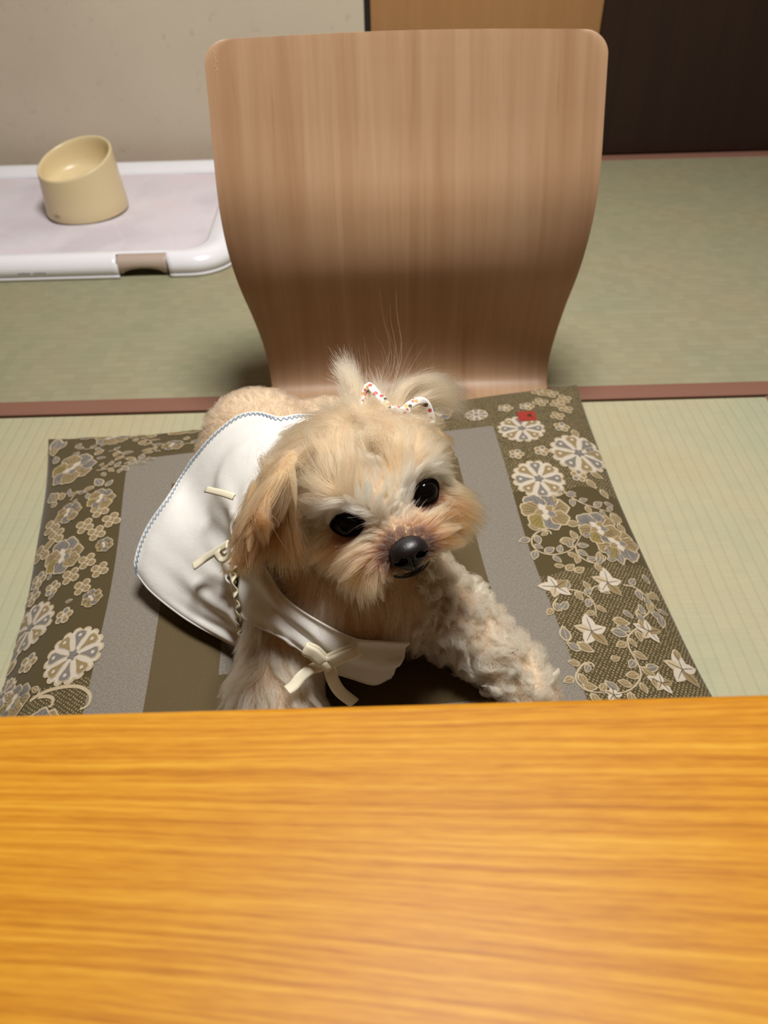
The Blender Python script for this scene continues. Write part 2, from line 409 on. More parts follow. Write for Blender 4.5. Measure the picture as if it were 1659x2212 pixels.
# ================================================================== CUSHION
CUX, CUY, CUA = -.052, .473, math.radians(5.3)
CUW, CUD = .335, .315      # half sizes
def cu_top(u, v):
    """u,v in [-1,1] -> world xyz of the cushion's upper skin (arrays ok)"""
    u = np.asarray(u, float); v = np.asarray(v, float)
    px = 1-np.where(u < 0, .098, .070)*(1-np.abs(v)**1.6); py = 1-.075*(1-np.abs(u)**1.6)
    x = u*CUW*px; y = v*CUD*py
    e = (1-np.abs(u)**3.2)*(1-np.abs(v)**3.2)
    edge = .023+.010*u+.004*v+.003*np.sin(v*5+1)*np.abs(u)
    z = edge+(.072-edge)*np.clip(e, 0, 1)**.62
    z = z-.012*np.exp(-((u-.0)**2+(v+.05)**2)/.16)     # pressed down by the dog
    z = z+.0016*np.sin(u*7+v*3)+.0014*np.sin(v*9-u*4)
    c, s = math.cos(CUA), math.sin(CUA)
    return np.stack([CUX+c*x-s*y, CUY+s*x+c*y, z], -1)
def cu_bot(u, v):
    P = cu_top(u, v); u = np.asarray(u, float); v = np.asarray(v, float)
    zt = P[..., 2].copy(); e = np.clip((1-np.abs(u)**3.2)*(1-np.abs(v)**3.2), 0, 1)
    x, y = P[..., 0], P[..., 1]
    on = ((x > -.20) & (x < .27) & (y > .36)).astype(float)
    low = .0145
    P[..., 2] = np.minimum(zt-.001, low+(zt-.002-low)*(1-e)**3)
    return P
def m_cushion():
    t = NT('olive_brocade_fabric'); c = t.n('UVMap').outputs[0]
    s = t.n('SeparateXYZ', {0: c}); U, V = s.outputs[0], s.outputs[1]      # metres in the cushion's own frame
    def rect(x0, x1, y0, y1):
        a = t.math('MULTIPLY', t.math('GREATER_THAN', U, x0), t.math('LESS_THAN', U, x1))
        b = t.math('MULTIPLY', t.math('GREATER_THAN', V, y0), t.math('LESS_THAN', V, y1)); return t.math('MULTIPLY', a, b)
    c3 = t.n('CombineXYZ', {0: U, 1: V}).outputs[0]
    # weaves: twill, dot ground, herring
    d1 = t.math('ADD', U, V)
    rot = t.n('Mapping', {0: c3, 'Rotation': (0, 0, math.radians(38))}).outputs[0]
    tw = t.n('TexWave', {'Vector': rot, 'Scale': 210., 'Distortion': .6, 'Detail': 1.}).outputs[1]
    fl = t.noise(t.n('Mapping', {0: c3, 'Scale': (1300, 450, 1)}).outputs[0], 1., 2)
    flv = t.noise(t.n('Mapping', {0: c3, 'Scale': (400, 1300, 1)}).outputs[0], 1., 2)
    speck = t.math('MULTIPLY', t.math('ADD', fl, flv), .5)
    vo = t.n('TexVoronoi', {'Vector': rot, 'Scale': 330., 'Randomness': .25}).outputs[0]
    dots = t.math('LESS_THAN', vo, .30)
    tv = t.math('ADD', V, t.math('MULTIPLY', t.math('SUBTRACT', t.noise(c3, 16., 1), .5), .06)); rgt = t.math('GREATER_THAN', U, 0.)
    zr = t.math('MAXIMUM', t.math('LESS_THAN', tv, -.012), t.math('GREATER_THAN', tv, .10)); zl = t.math('LESS_THAN', tv, -.08)
    zone = t.math('ADD', t.math('MULTIPLY', zr, rgt), t.math('MULTIPLY', zl, t.math('SUBTRACT', 1., rgt)))
    olive = lin(82, 70, 40); olived = lin(64, 54, 32); cream = lin(176, 160, 124)
    ground = t.mix(t.math('MULTIPLY', tw, .35), olive, olived)
    ground = t.mix(t.math('MULTIPLY', t.math('MULTIPLY', dots, zone), .6), ground, cream)
    # plain squares of the middle
    grey = t.mix(t.ramp(speck, [(.27, (0, 0, 0, 1)), (.73, (1, 1, 1, 1))]), lin(92, 86, 76), lin(158, 150, 138)); grey = t.mix(t.math('MULTIPLY', tw, .3), grey, lin(110, 102, 90))
    nep = t.math('LESS_THAN', t.n('TexVoronoi', {'Vector': c3, 'Scale': 120.}).outputs[0], .06)
    grey = t.mix(t.math('MULTIPLY', nep, .6), grey, lin(70, 62, 58))
    ol2 = t.mix(speck, lin(70, 58, 36), lin(112, 96, 66)); ol2 = t.mix(t.math('MULTIPLY', tw, .35), ol2, lin(74, 62, 36))
    col = t.mix(rect(*QOUT), ground, grey)
    col = t.mix(rect(*QMID), col, ol2)
    col = t.mix(rect(*QIN), col, grey)
    t.set(Base_Color=col, Roughness=.8, Specular_IOR_Level=.2, Sheen_Weight=.15)
    t.bump(t.math('ADD', tw, t.math('MULTIPLY', speck, .6)), .35, .0005); return t.m
QOUT = (-.226, .208, -.215, .225); QMID = (-.171, .156, -.158, .165); QIN = (-.108, .09, -.102, .10)
cush = empty('floor_cushion', (CUX, CUY, 0), label='large olive brocade floor cushion with cream flowers under the dog', category='cushion')
def cu_local(P):   # world -> cushion frame metres
    x, y = P[..., 0]-CUX, P[..., 1]-CUY; c, s = math.cos(CUA), math.sin(CUA)
    return c*x+s*y, -s*x+c*y
def build_cushion():
    n = 141; t = np.sin(np.linspace(-1, 1, n)*PI/2)*.35+np.linspace(-1, 1, n)*.65
    Vv, Uu = np.meshgrid(t, t, indexing='ij')
    A = cu_top(Uu, Vv); B = cu_bot(Uu, Vv)
    v1, f1 = gridmesh(A); v2, f2 = gridmesh(B); N = len(v1); idx = np.arange(N).reshape(n, n)
    loop = np.concatenate([idx[0, :-1], idx[:-1, -1], idx[-1, :0:-1], idx[:0:-1, 0]])
    F = [tuple(a) for a in f1]+[tuple(a[::-1]+N) for a in f2]+[(loop[(i+1) % len(loop)], loop[i], loop[i]+N, loop[(i+1) % len(loop)]+N) for i in range(len(loop))]
    V = np.concatenate([v1, v2]); o = pyd('cover', V, F, m_cushion(), cush)
    uv = o.data.uv_layers.new(name='UVMap'); a, b = np.concatenate([Uu.ravel()]*2)*CUW, np.concatenate([Vv.ravel()]*2)*CUD
    li = np.zeros(len(o.data.loops), int); o.data.loops.foreach_get('vertex_index', li)
    uv.data.foreach_set('uv', np.stack([a[li], b[li]], 1).ravel())
build_cushion()
MOTIFS = [('rosette', 0.241, 0.2113, 0.0295, -5), ('rosette', 0.2418, 0.1157, 0.0312, -1), ('rosette', 0.3012, 0.1606, 0.0482, 52), ('rosette', 0.1922, 0.2547, 0.0148, -5), ('rosette', -0.2496, -0.0567, 0.0303, -8), ('rosette', -0.313, 0.0004, 0.0284, -4), ('rosette', -0.3231, -0.0675, 0.016, 12), ('blossom', 0.2303, 0.2644, 0.0097, -11), ('blossom', 0.2576, 0.2643, 0.0099, -7), ('blossom', 0.292, 0.2126, 0.0102, 5), ('blossom', 0.2247, 0.1598, 0.009, -6), ('blossom', 0.2559, 0.1637, 0.0093, -2), ('blossom', 0.291, 0.121, 0.0098, 6), ('blossom', -0.3009, -0.0463, 0.0102, -3), ('blossom', -0.335, -0.0306, 0.0177, -35), ('blossom', -0.2724, -0.0047, 0.0096, 6), ('blossom', -0.3216, 0.0416, 0.0111, -9), ('blossom', -0.3168, 0.0604, 0.0105, -4), ('blossom', -0.2947, 0.0389, 0.0093, 6), ('peony', 0.238, 0.0653, 0.0265, 18), ('peony', 0.2911, 0.0408, 0.0232, 37), ('peony', 0.3055, 0.0197, 0.0235, 46), ('peony', -0.2949, 0.2323, 0.029, -42), ('peony', -0.2512, 0.1533, 0.0166, -3), ('peony', -0.2524, 0.2999, 0.0209, -38), ('peony', -0.1738, 0.2504, 0.0134, -5), ('peony', -0.1611, 0.315, 0.0298, -62), ('peony', -0.2844, 0.315, 0.0134, 0), ('peony', -0.2902, 0.1442, 0.0155, -1), ('peony', -0.2879, 0.0793, 0.0222, 13), ('peony', -0.2407, 0.0792, 0.0095, 30), ('peony', -0.2446, 0.008, 0.0106, 48), ('peony', -0.304, -0.0846, 0.0168, -14), ('lattice', -0.2513, 0.1338, 0.0109, 20), ('lattice', -0.2668, 0.1141, 0.0108, 15), ('lattice', -0.2361, 0.1152, 0.0107, 21), ('lattice', -0.2516, 0.0991, 0.0105, 18), ('lattice', -0.258, 0.061, 0.0103, 14), ('lattice', -0.2417, 0.0444, 0.01, 16), ('lattice', -0.2748, 0.0468, 0.0104, 9), ('lattice', -0.2581, 0.0265, 0.01, 11), ('lattice', -0.3022, 0.1124, 0.0115, 1), ('lattice', -0.3092, 0.1329, 0.012, -2), ('lattice', -0.3181, 0.0992, 0.0126, -9), ('lattice', 0.2772, 0.2736, 0.0103, -36), ('lattice', 0.2952, 0.2954, 0.0104, -37), ('lattice', 0.2987, 0.268, 0.0099, -30), ('lattice', 0.3074, 0.2556, 0.0096, -24), ('lattice', 0.3106, 0.281, 0.0099, -28), ('lattice', 0.2829, 0.3025, 0.0111, -43), ('lattice', 0.2923, 0.2383, 0.0095, -28), ('ivy', 0.2197, -0.0388, 0.0185, 174), ('ivy', 0.2751, -0.0338, 0.02, 82), ('ivy', 0.237, -0.0918, 0.0203, 88), ('ivy', 0.2952, -0.0882, 0.0152, 153), ('ivy', 0.2831, -0.1424, 0.0133, 155), ('ivy', 0.3115, -0.1255, 0.0212, 85), ('ivy', 0.233, -0.1568, 0.0102, 77)]
VINES = [([(0.2656, 0.0978), (0.273, 0.0874), (0.2826, 0.0785), (0.2986, 0.0711), (0.3213, 0.0646)], 0.0011), ([(0.2427, 0.1022), (0.2554, 0.0888), (0.269, 0.0952)], 0.0011), ([(0.2365, 0.0332), (0.235, 0.0382), (0.2257, 0.0387), (0.2154, 0.0308), (0.2124, 0.0188), (0.218, 0.0089), (0.2295, 0.0046), (0.2449, 0.0074), (0.2562, 0.0142), (0.2687, 0.0308)], 0.0011), ([(0.2578, 0.0165), (0.2569, 0.0046), (0.263, -0.0049), (0.2728, -0.0084), (0.2824, -0.0048), (0.2854, 0.001), (0.2791, 0.0016)], 0.0011), ([(0.2231, -0.0444), (0.2356, -0.0429), (0.2474, -0.049), (0.2514, -0.0593), (0.2481, -0.0752)], 0.0011), ([(0.2509, -0.049), (0.2575, -0.0405), (0.2678, -0.0365)], 0.0011), ([(0.2169, -0.0528), (0.21, -0.0611), (0.2105, -0.0673), (0.2168, -0.0685)], 0.0011), ([(0.2907, -0.0356), (0.3034, -0.0383), (0.3117, -0.0493), (0.3173, -0.0656)], 0.0011), ([(0.2965, -0.0628), (0.2903, -0.0692), (0.2933, -0.0746), (0.3062, -0.0655), (0.3139, -0.0567)], 0.0011), ([(0.2899, -0.0823), (0.2726, -0.0947), (0.2672, -0.1076), (0.2689, -0.1232), (0.2669, -0.1353), (0.2576, -0.1459), (0.2452, -0.1531), (0.2305, -0.1553)], 0.0011), ([(0.2686, -0.1258), (0.2751, -0.1313), (0.2795, -0.136)], 0.0011), ([(0.2255, -0.1296), (0.2245, -0.1257), (0.2161, -0.1272), (0.2063, -0.1376), (0.205, -0.1459), (0.2115, -0.1532), (0.2305, -0.1553)], 0.0011), ([(-0.2842, -0.0909), (-0.2782, -0.0886), (-0.2676, -0.087), (-0.2509, -0.0882), (-0.2358, -0.0923), (-0.2255, -0.0998), (-0.2218, -0.1067), (-0.2233, -0.1132), (-0.2297, -0.115)], 0.0022), ([(-0.2759, -0.0903), (-0.2659, -0.0927), (-0.2592, -0.0974), (-0.2594, -0.1033), (-0.2621, -0.1034)], 0.002), ([(-0.2779, -0.0896), (-0.2766, -0.0848), (-0.2767, -0.0812)], 0.0011), ([(-0.2509, -0.0882), (-0.2445, -0.0851), (-0.2406, -0.079)], 0.0015), ([(-0.2633, 0.2134), (-0.2508, 0.2121), (-0.2363, 0.2131), (-0.2206, 0.2132), (-0.2115, 0.2204), (-0.1988, 0.227)], 0.0009), ([(-0.2848, 0.2737), (-0.2671, 0.2734), (-0.2554, 0.2821)], 0.0009), ([(-0.2372, 0.2978), (-0.2215, 0.2906), (-0.2055, 0.2794), (-0.1975, 0.2578), (-0.1872, 0.2515)], 0.0009), ([(-0.2529, 0.2574), (-0.2429, 0.2569), (-0.2344, 0.2457), (-0.2306, 0.2311)], 0.0009), ([(-0.1593, 0.252), (-0.1446, 0.2475)], 0.0009), ([(-0.2907, 0.1651), (-0.282, 0.1776), (-0.2686, 0.17)], 0.0009)]
LEAVES = [(0.2098, -0.1042, 0.2112, -0.0853), (0.2178, -0.1042, 0.2318, -0.1146), (0.2195, -0.1132, 0.2082, -0.1042), (0.2621, -0.0786, 0.2799, -0.0813), (0.2559, -0.0901, 0.2726, -0.0947), (0.2774, -0.0663, 0.2859, -0.0752), (0.2563, 0.0471, 0.2739, 0.048), (0.2418, 0.022, 0.2609, 0.0237), (0.245, -0.0205, 0.258, -0.014), (0.2369, -0.018, 0.2488, -0.0092), (0.2268, -0.0106, 0.2383, -0.0111), (0.301, 0.0075, 0.3017, -0.0107), (0.312, 0.011, 0.3147, -0.0069), (0.2919, 0.0141, 0.2907, -0), (0.307, 0.1291, 0.3223, 0.1215), (0.2993, 0.1169, 0.3077, 0.1017), (0.3122, 0.1024, 0.3183, 0.0876), (0.3098, 0.0807, 0.3215, 0.0778), (0.3132, 0.0656, 0.3199, 0.0489), (0.3164, 0.0507, 0.3217, 0.0367), (0.3003, 0.1281, 0.3103, 0.1412), (0.3192, -0.0192, 0.3217, -0.0313), (0.3176, -0.0403, 0.3245, -0.0505), (0.3163, -0.0676, 0.3128, -0.0831), (0.3153, -0.104, 0.3115, -0.1186), (0.2438, -0.1212, 0.2544, -0.1189), (0.3054, 0.2084, 0.3079, 0.191), (0.3171, 0.183, 0.3186, 0.1551), (-0.3238, 0.2822, -0.3214, 0.315), (-0.32, 0.2869, -0.3095, 0.3029), (-0.326, 0.296, -0.3254, 0.2748), (-0.319, 0.2566, -0.3232, 0.2736), (-0.2903, 0.1722, -0.2822, 0.1796), (-0.2622, 0.1791, -0.2677, 0.1735), (-0.2523, 0.1776, -0.2627, 0.1955), (-0.2484, 0.1745, -0.2398, 0.1858), (-0.3008, 0.1724, -0.3057, 0.1886), (-0.295, 0.1784, -0.2937, 0.1893), (-0.2551, 0.2057, -0.2504, 0.1953), (-0.2333, 0.2076, -0.2348, 0.1969), (-0.2466, 0.2189, -0.2453, 0.2307), (-0.2592, 0.221, -0.2563, 0.2297), (-0.2292, 0.2157, -0.2249, 0.2217), (-0.27, 0.2526, -0.2587, 0.2649), (-0.2665, 0.2436, -0.2538, 0.2414), (-0.2905, 0.292, -0.2971, 0.2805), (-0.2851, 0.2764, -0.296, 0.2827), (-0.222, 0.2953, -0.2149, 0.315), (-0.2035, 0.2846, -0.2035, 0.3068), (-0.2129, 0.2799, -0.2126, 0.2626), (-0.198, 0.2488, -0.211, 0.244), (-0.195, 0.2421, -0.1874, 0.2371), (-0.1961, 0.2396, -0.2093, 0.2379), (-0.1972, 0.2963, -0.1927, 0.315), (-0.1912, 0.315, -0.179, 0.3103), (-0.2934, 0.2691, -0.2997, 0.2668), (-0.2431, 0.2458, -0.2344, 0.2457), (-0.2316, 0.242, -0.2223, 0.2475), (-0.2382, 0.2335, -0.2415, 0.2295), (-0.2938, 0.2595, -0.2923, 0.2712), (-0.1587, 0.2614, -0.1571, 0.2754), (-0.15, 0.2962, -0.1463, 0.315), (-0.1383, 0.2682, -0.131, 0.2692), (-0.3093, 0.1651, -0.3168, 0.1777), (-0.3031, 0.0529, -0.3007, 0.062), (-0.2918, 0.0336, -0.2975, 0.0244), (-0.2749, 0.0126, -0.2662, 0.0133), (-0.2806, 0.1626, -0.2883, 0.1606), (-0.3037, 0.2587, -0.3119, 0.2559), (-0.3155, 0.177, -0.321, 0.1989), (-0.3158, 0.1947, -0.3106, 0.1734)]
RED_TAG = [(0.2422, 0.2504), (0.2643, 0.2496), (0.2636, 0.2268), (0.2407, 0.2268)]
# woven flowers, leaves and vines of the brocade (thin raised threads on the cover)
class Weave:
    def __init__(s): s.V, s.F, s.M = [], [], []
    def poly(s, pts, layer, mat):
        """filled polygon given in fabric metres, as two rings and a fan"""
        pts = np.asarray(pts, float); c = pts.mean(0); k = len(pts); b = len(s.V)
        for f in (1., .55): s.V += [(p[0], p[1], layer) for p in c+(pts-c)*f]
        s.V.append((c[0], c[1], layer))
        for i in range(k):
            j = (i+1) % k; s.F += [(b+i, b+j, b+k+j, b+k+i), (b+k+i, b+k+j, b+2*k)]; s.M += [mat, mat]
    def strip(s, path, w_, layer, mat, taper=True):
        P = spline(path, max(8, 7*len(path))); T = np.gradient(P, axis=0); T /= np.linalg.norm(T, axis=1)[:, None]+1e-9; Nn = np.stack([-T[:, 1], T[:, 0]], 1); b = len(s.V); n = len(P)
        ww = w_*(np.ones(n) if not taper else 1-.5*np.linspace(0, 1, n)**3)
        for p, q, x in zip(P, Nn, ww): s.V += [(*(p+q*x), layer), (*(p-q*x), layer)]
        for i in range(n-1): s.F.append((b+2*i, b+2*i+1, b+2*i+3, b+2*i+2)); s.M.append(mat)
        return P, T, Nn
    def build(s, name, mats):
        A = np.array(s.V); u, v = np.clip(A[:, 0]/CUW, -.995, .995), np.clip(A[:, 1]/CUD, -.995, .995)
        P = cu_top(u, v); e = .002; du = cu_top(np.clip(u+e, -1, 1), v)-cu_top(u-e, v); dv = cu_top(u, np.clip(v+e, -1, 1))-cu_top(u, v-e)
        N = np.cross(du, dv); N /= np.linalg.norm(N, axis=1)[:, None]
        o = pyd(name, P+N*(A[:, 2:3]*.00028+.0003), s.F, None, cush, kind='stuff')
        for m_ in mats: o.data.materials.append(m_)
        o.data.polygons.foreach_set('material_index', s.M); o.data.update(); return o
def m_thread(nm, c1, c2, ang):
    t = NT(nm); m_ = t.coord(rot=(0, 0, ang)); wv = t.n('TexWave', {'Vector': m_, 'Scale': 260., 'Distortion': 1.2, 'Detail': 2.}).outputs[1]; nz = t.noise(t.coord(), 500, 2)
    t.set(Base_Color=t.mix(t.math('MULTIPLY', t.math('ADD', wv, nz), .5), c1, c2), Roughness=.7, Specular_IOR_Level=.25, Sheen_Weight=.1); t.bump(wv, .5, .0004); return t.m
TH = [m_thread('cream_thread', lin(160, 140, 108), lin(206, 190, 160), .3), m_thread('tan_thread', lin(122, 102, 66), lin(158, 138, 100), .9),
      m_thread('grey_thread', lin(92, 88, 84), lin(142, 136, 128), 1.3), m_thread('pale_thread', lin(176, 164, 146), lin(214, 204, 188), 1.), m_thread('dark_vein_thread', lin(74, 64, 46), lin(100, 86, 62), .2), m_thread('gold_thread', lin(120, 104, 56), lin(150, 132, 78), .6)]
MR = random.Random(5)
fl_, le_, vi_ = Weave(), Weave(), Weave()
def pol(c, a, r): return (c[0]+r*math.cos(a), c[1]+r*math.sin(a))
def scallop(c, R_, k, depth, a0, n=6):
    out = []
    for i in range(k):
        for j in range(n):
            t = j/n; a = a0+2*PI*(i+t)/k; out.append(pol(c, a, R_*(1-depth+depth*math.sin(PI*t)**.6)))
    return out
def leafpts(b, t, wid, n=7):
    b, t = np.array(b), np.array(t); d = t-b; nn = np.array([-d[1], d[0]]); L = [ (b+d*x+nn*wid*math.sin(PI*x**.8)**.9) for x in np.linspace(0, 1, n)]
    R_ = [(b+d*x-nn*wid*math.sin(PI*x**.8)**.9) for x in np.linspace(1, 0, n)[1:-1]]; return L+R_
def leaf(b, t, fill=None, wid=.30, W=None):
    W = W or le_; p = np.array(leafpts(b, t, wid)); c = p.mean(0); W.poly(p, 1.2, 0); f = MR.choice((1, 2, 2, 1)) if fill is None else fill
    W.poly(c+(p-c)*.74, 2.2, f); W.strip([np.array(b)+(np.array(t)-np.array(b))*x for x in (.05, .5, .85)], .00030, 3.1, 4 if f == 0 else 0)
def rosette(c, R_, a0):
    fl_.poly(scallop(c, R_, 16, .13, a0), 1.5, 0); fl_.poly(scallop(c, R_*.92, 16, .1, a0), 2.0, 3)
    for i in range(8):
        a = a0+2*PI*i/8; f = 1 if i % 2 else 2
        def pt(rr, da): return pol(c, a+da, R_*rr)
        sh = [pt(.16, 0), pt(.45, -.20), pt(.74, -.30), pt(.86, -.22), pt(.89, 0), pt(.86, .22), pt(.74, .30), pt(.45, .20)]
        fl_.poly(sh, 3.0, 0); q = np.array(sh); m_ = q.mean(0); fl_.poly(m_+(q-m_)*.84, 3.7, f)
        fl_.poly([pol(pt(.68, 0), b, R_*.065) for b in np.linspace(0, 2*PI, 7)[:-1]], 4.4, 3)
    for i in range(5): fl_.poly(leafpts(c, pol(c, a0+2*PI*i/5, R_*.2), .33, 5), 4.4, 2)
def blossom(c, R_, a0):
    for i in range(5):
        a = a0+2*PI*i/5; m_ = pol(c, a, R_*.62); fl_.poly([pol(m_, b, R_*.46) for b in np.linspace(0, 2*PI, 9)[:-1]], 1.5+.1*i, 0)
        fl_.poly([pol(m_, b, R_*.27) for b in np.linspace(0, 2*PI, 8)[:-1]], 2.4, (1, 2, 1, 2, 1)[i])
    fl_.poly([pol(c, b, R_*.2) for b in np.linspace(0, 2*PI, 7)[:-1]], 3., 3)
def peony(c, R_, a0):
    rr = MR
    for i in range(7):
        a = a0+2*PI*i/7+rr.uniform(-.15, .15); m_ = pol(c, a, R_*.62); s = R_*rr.uniform(.40, .52)
        e = [pol(m_, b, s*(1+.10*math.cos(5*b))) for b in np.linspace(0, 2*PI, 17)[:-1]]; fl_.poly(e, 1.4+.12*i, 0); q = np.array(e); mm = q.mean(0); fl_.poly(mm+(q-mm)*.86, 1.46+.12*i, (1, 2, 2, 1, 5, 2, 1)[i])
        for k in (-.35, 0, .35): fl_.strip([pol(c, a+k*.5, R_*.45), pol(c, a+k*.62, R_*.9)], .00026, 2.6, 4)
    for i in range(5):
        a = a0+.4+2*PI*i/5; e = leafpts(c, pol(c, a, R_*.52), .36, 6); fl_.poly(e, 3., 0); q = np.array(e); mm = q.mean(0); fl_.poly(mm+(q-mm)*.8, 3.4, (1, 3, 1, 3, 2)[i])
    fl_.poly([pol(c, b, R_*.13) for b in np.linspace(0, 2*PI, 8)[:-1]], 4., 3)
def lattice(c, R_, a0):
    a0 = a0+PI/4
    for i in range(4):
        m_ = pol(c, a0+PI/2*i, R_*.62)
        sq = [pol(m_, a0+PI/4+PI/2*j+d, R_*.50) for j in range(4) for d in (-.35, .35)]; fl_.poly(sq, 1.5, 0); q = np.array(sq); mm = q.mean(0); fl_.poly(mm+(q-mm)*.68, 2.2, 1)
    fl_.poly([pol(c, b, R_*.12) for b in np.linspace(0, 2*PI, 7)[:-1]], 2.6, 0)
def ivy(c, R_, a0):
    for i in range(5):
        a = a0+2*PI*i/5; L = R_*(1 if i == 0 else (.82 if i in (1, 4) else .9)); b = pol(c, a+PI, R_*.08); t = pol(c, a, L)
        e = leafpts(b, t, .30, 8); fl_.poly(e, 1.5+.1*i, 0); q = np.array(e); mm = q.mean(0); fl_.poly(mm+(q-mm)*.9, 2.1+.1*i, (3, 0, 3, 1, 3)[i])
        fl_.strip([c, pol(c, a, L*.75)], .00034, 3.2, 4)
KIND = dict(rosette=rosette, blossom=blossom, peony=peony, lattice=lattice, ivy=ivy)
for k, x, y, r, a in MOTIFS: KIND[k]((x, y), min(r, .036), math.radians(a))
for pts, w_ in VINES:
    P, T, Nn = vi_.strip(pts, w_*.8, 1.0, 0)
    L = np.concatenate([[0], np.cumsum(np.linalg.norm(np.diff(P, axis=0), axis=1))]); s = -1
    for d in np.arange(.006, L[-1], .0082):
        i = int(np.searchsorted(L, d)); i = min(i, len(P)-1); s = -s
        dr = T[i]*.75+Nn[i]*s; dr = dr/np.linalg.norm(dr); ln = MR.uniform(.0108, .0150); b = P[i]+Nn[i]*s*.0012
        if w_ < .0014: leaf(b, b+dr*ln)
for x0, y0, x1, y1 in LEAVES: leaf((x0, y0), (x1, y1))
# the near part of the border and the strip behind the dog, in the same repeat
for (k, x, y, r, a) in [('peony', -.04, .268, .024, 10), ('rosette', .05, .27, .022, 0), ('blossom', .005, .262, .010, 5), ('blossom', .10, .265, .010, 0), ('peony', .145, .27, .020, 60), ('rosette', -.14, -.27, .03, 0), ('peony', .0, -.265, .028, 0), ('ivy', .12, -.26, .03, 40), ('rosette', .26, -.27, .03, 0), ('peony', -.28, -.2, .03, 0), ('ivy', .27, -.19, .03, 80), ('blossom', -.22, -.25, .011, 0), ('peony', -.27, -.13, .026, 40), ('blossom', -.06, -.27, .011, 0)]: KIND[k]((x, y), r, math.radians(a))
for k in range(46):
    x, y = (MR.uniform(-.3, .3), MR.uniform(-.30, -.235)) if k < 26 else (MR.uniform(-.10, .18), MR.uniform(.24, .30)); a = MR.uniform(0, 2*PI); leaf((x, y), pol((x, y), a, .013))
fl_.build('woven_flowers', TH); le_.build('woven_leaves', TH); vi_.build('woven_vines', TH)
# small red woven tag with a dark character
tg = Weave(); t_ = np.array(RED_TAG); n4 = [t_[0]*(1-f)+t_[1]*f for f in (0, .33, .66)]+[t_[1]*(1-f)+t_[2]*f for f in (0, .5)]+[t_[2]*(1-f)+t_[3]*f for f in (0, .33, .66)]+[t_[3]*(1-f)+t_[0]*f for f in (0, .5)]
RT = [plain('red_tag_cloth', lin(150, 46, 32), .7), plain('tag_ink', lin(62, 34, 16), .7), plain('tag_orange_ink', lin(170, 66, 24), .7)]
tg.poly(n4, 5.2, 0)
bl = lambda x, y: t_[0]*(1-x)*(1-y)+t_[1]*x*(1-y)+t_[2]*x*y+t_[3]*(1-x)*y
for pth in (((.58, .36), (.60, .56)), ((.60, .56), (.66, .42), (.72, .52)), ((.70, .30), (.71, .58)), ((.70, .48), (.80, .66)), ((.52, .50), (.78, .50))): tg.strip([bl(*p) for p in pth], .0007, 6.5, 1, False)
for pth in (((.56, .24), (.72, .2)), ((.86, .4), (.88, .72))): tg.strip([bl(*p) for p in pth], .0006, 6.2, 2, False)
o = tg.build('red_tag', RT); del o['kind']
# ================================================================== DOG (signed distance body)
def nv(a): a = np.asarray(a, float); return a/np.linalg.norm(a)
_f = np.array([0, math.cos(PITCH), -math.sin(PITCH)]); _r = np.array([1., 0, 0]); _u = np.cross(_r, _f)
_cr = _r*math.cos(ROLL)-_u*math.sin(ROLL); _cu = _r*math.sin(ROLL)+_u*math.cos(ROLL)
TILT = math.radians(21.8); YAW = math.radians(4); NOD = math.radians(25)
_e = math.cos(TILT)*_cr+math.sin(TILT)*_cu; _n = -math.sin(TILT)*_cr+math.cos(TILT)*_cu
_m = -_f
_e, _m = _e*math.cos(YAW)-_m*math.sin(YAW)*1., _m*math.cos(YAW)+_e*math.sin(YAW)
HL = nv(_e); HM = nv(math.cos(NOD)*_m-math.sin(NOD)*_n); HU = nv(np.cross(HL, -HM)); HU = HU if HU@_n > 0 else -HU
def campt(px, py, depth):
    return np.array([0, 0, CAMH])+depth*(_f+_cr*(px-829.5)/FPX-_cu*(py-1106)/FPX)
EYEM = campt(838, 1101, .515)
HO = EYEM-HM*.034-HU*.002                     # skull centre
def hd(l, m, u): return HO+HL*l+HM*m+HU*u     # head frame: left, muzzle, up
HR = np.stack([HL, HM, HU])                   # world -> head rotation
def ell(p, c, r, R=None):
    q = p-c
    if R is not None: q = q@np.asarray(R).T
    r = np.asarray(r); k0 = np.linalg.norm(q/r, axis=-1); k1 = np.linalg.norm(q/(r*r), axis=-1)
    return k0*(k0-1)/np.maximum(k1, 1e-9)
def cone(p, a, b, ra, rb):
    a, b = np.asarray(a, float), np.asarray(b, float); ba = b-a; h = np.clip(((p-a)@ba)/(ba@ba), 0, 1)
    return np.linalg.norm(p-a-h[..., None]*ba, axis=-1)-(ra+(rb-ra)*h)
def smin(a, b, k):
    h = np.maximum(k-np.abs(a-b), 0)/k; return np.minimum(a, b)-h*h*k*.25
def smax(a, b, k): return -smin(-a, -b, k)
EYES = [hd(-.0275, .0325, .002), hd(.0270, .0325, .002)]
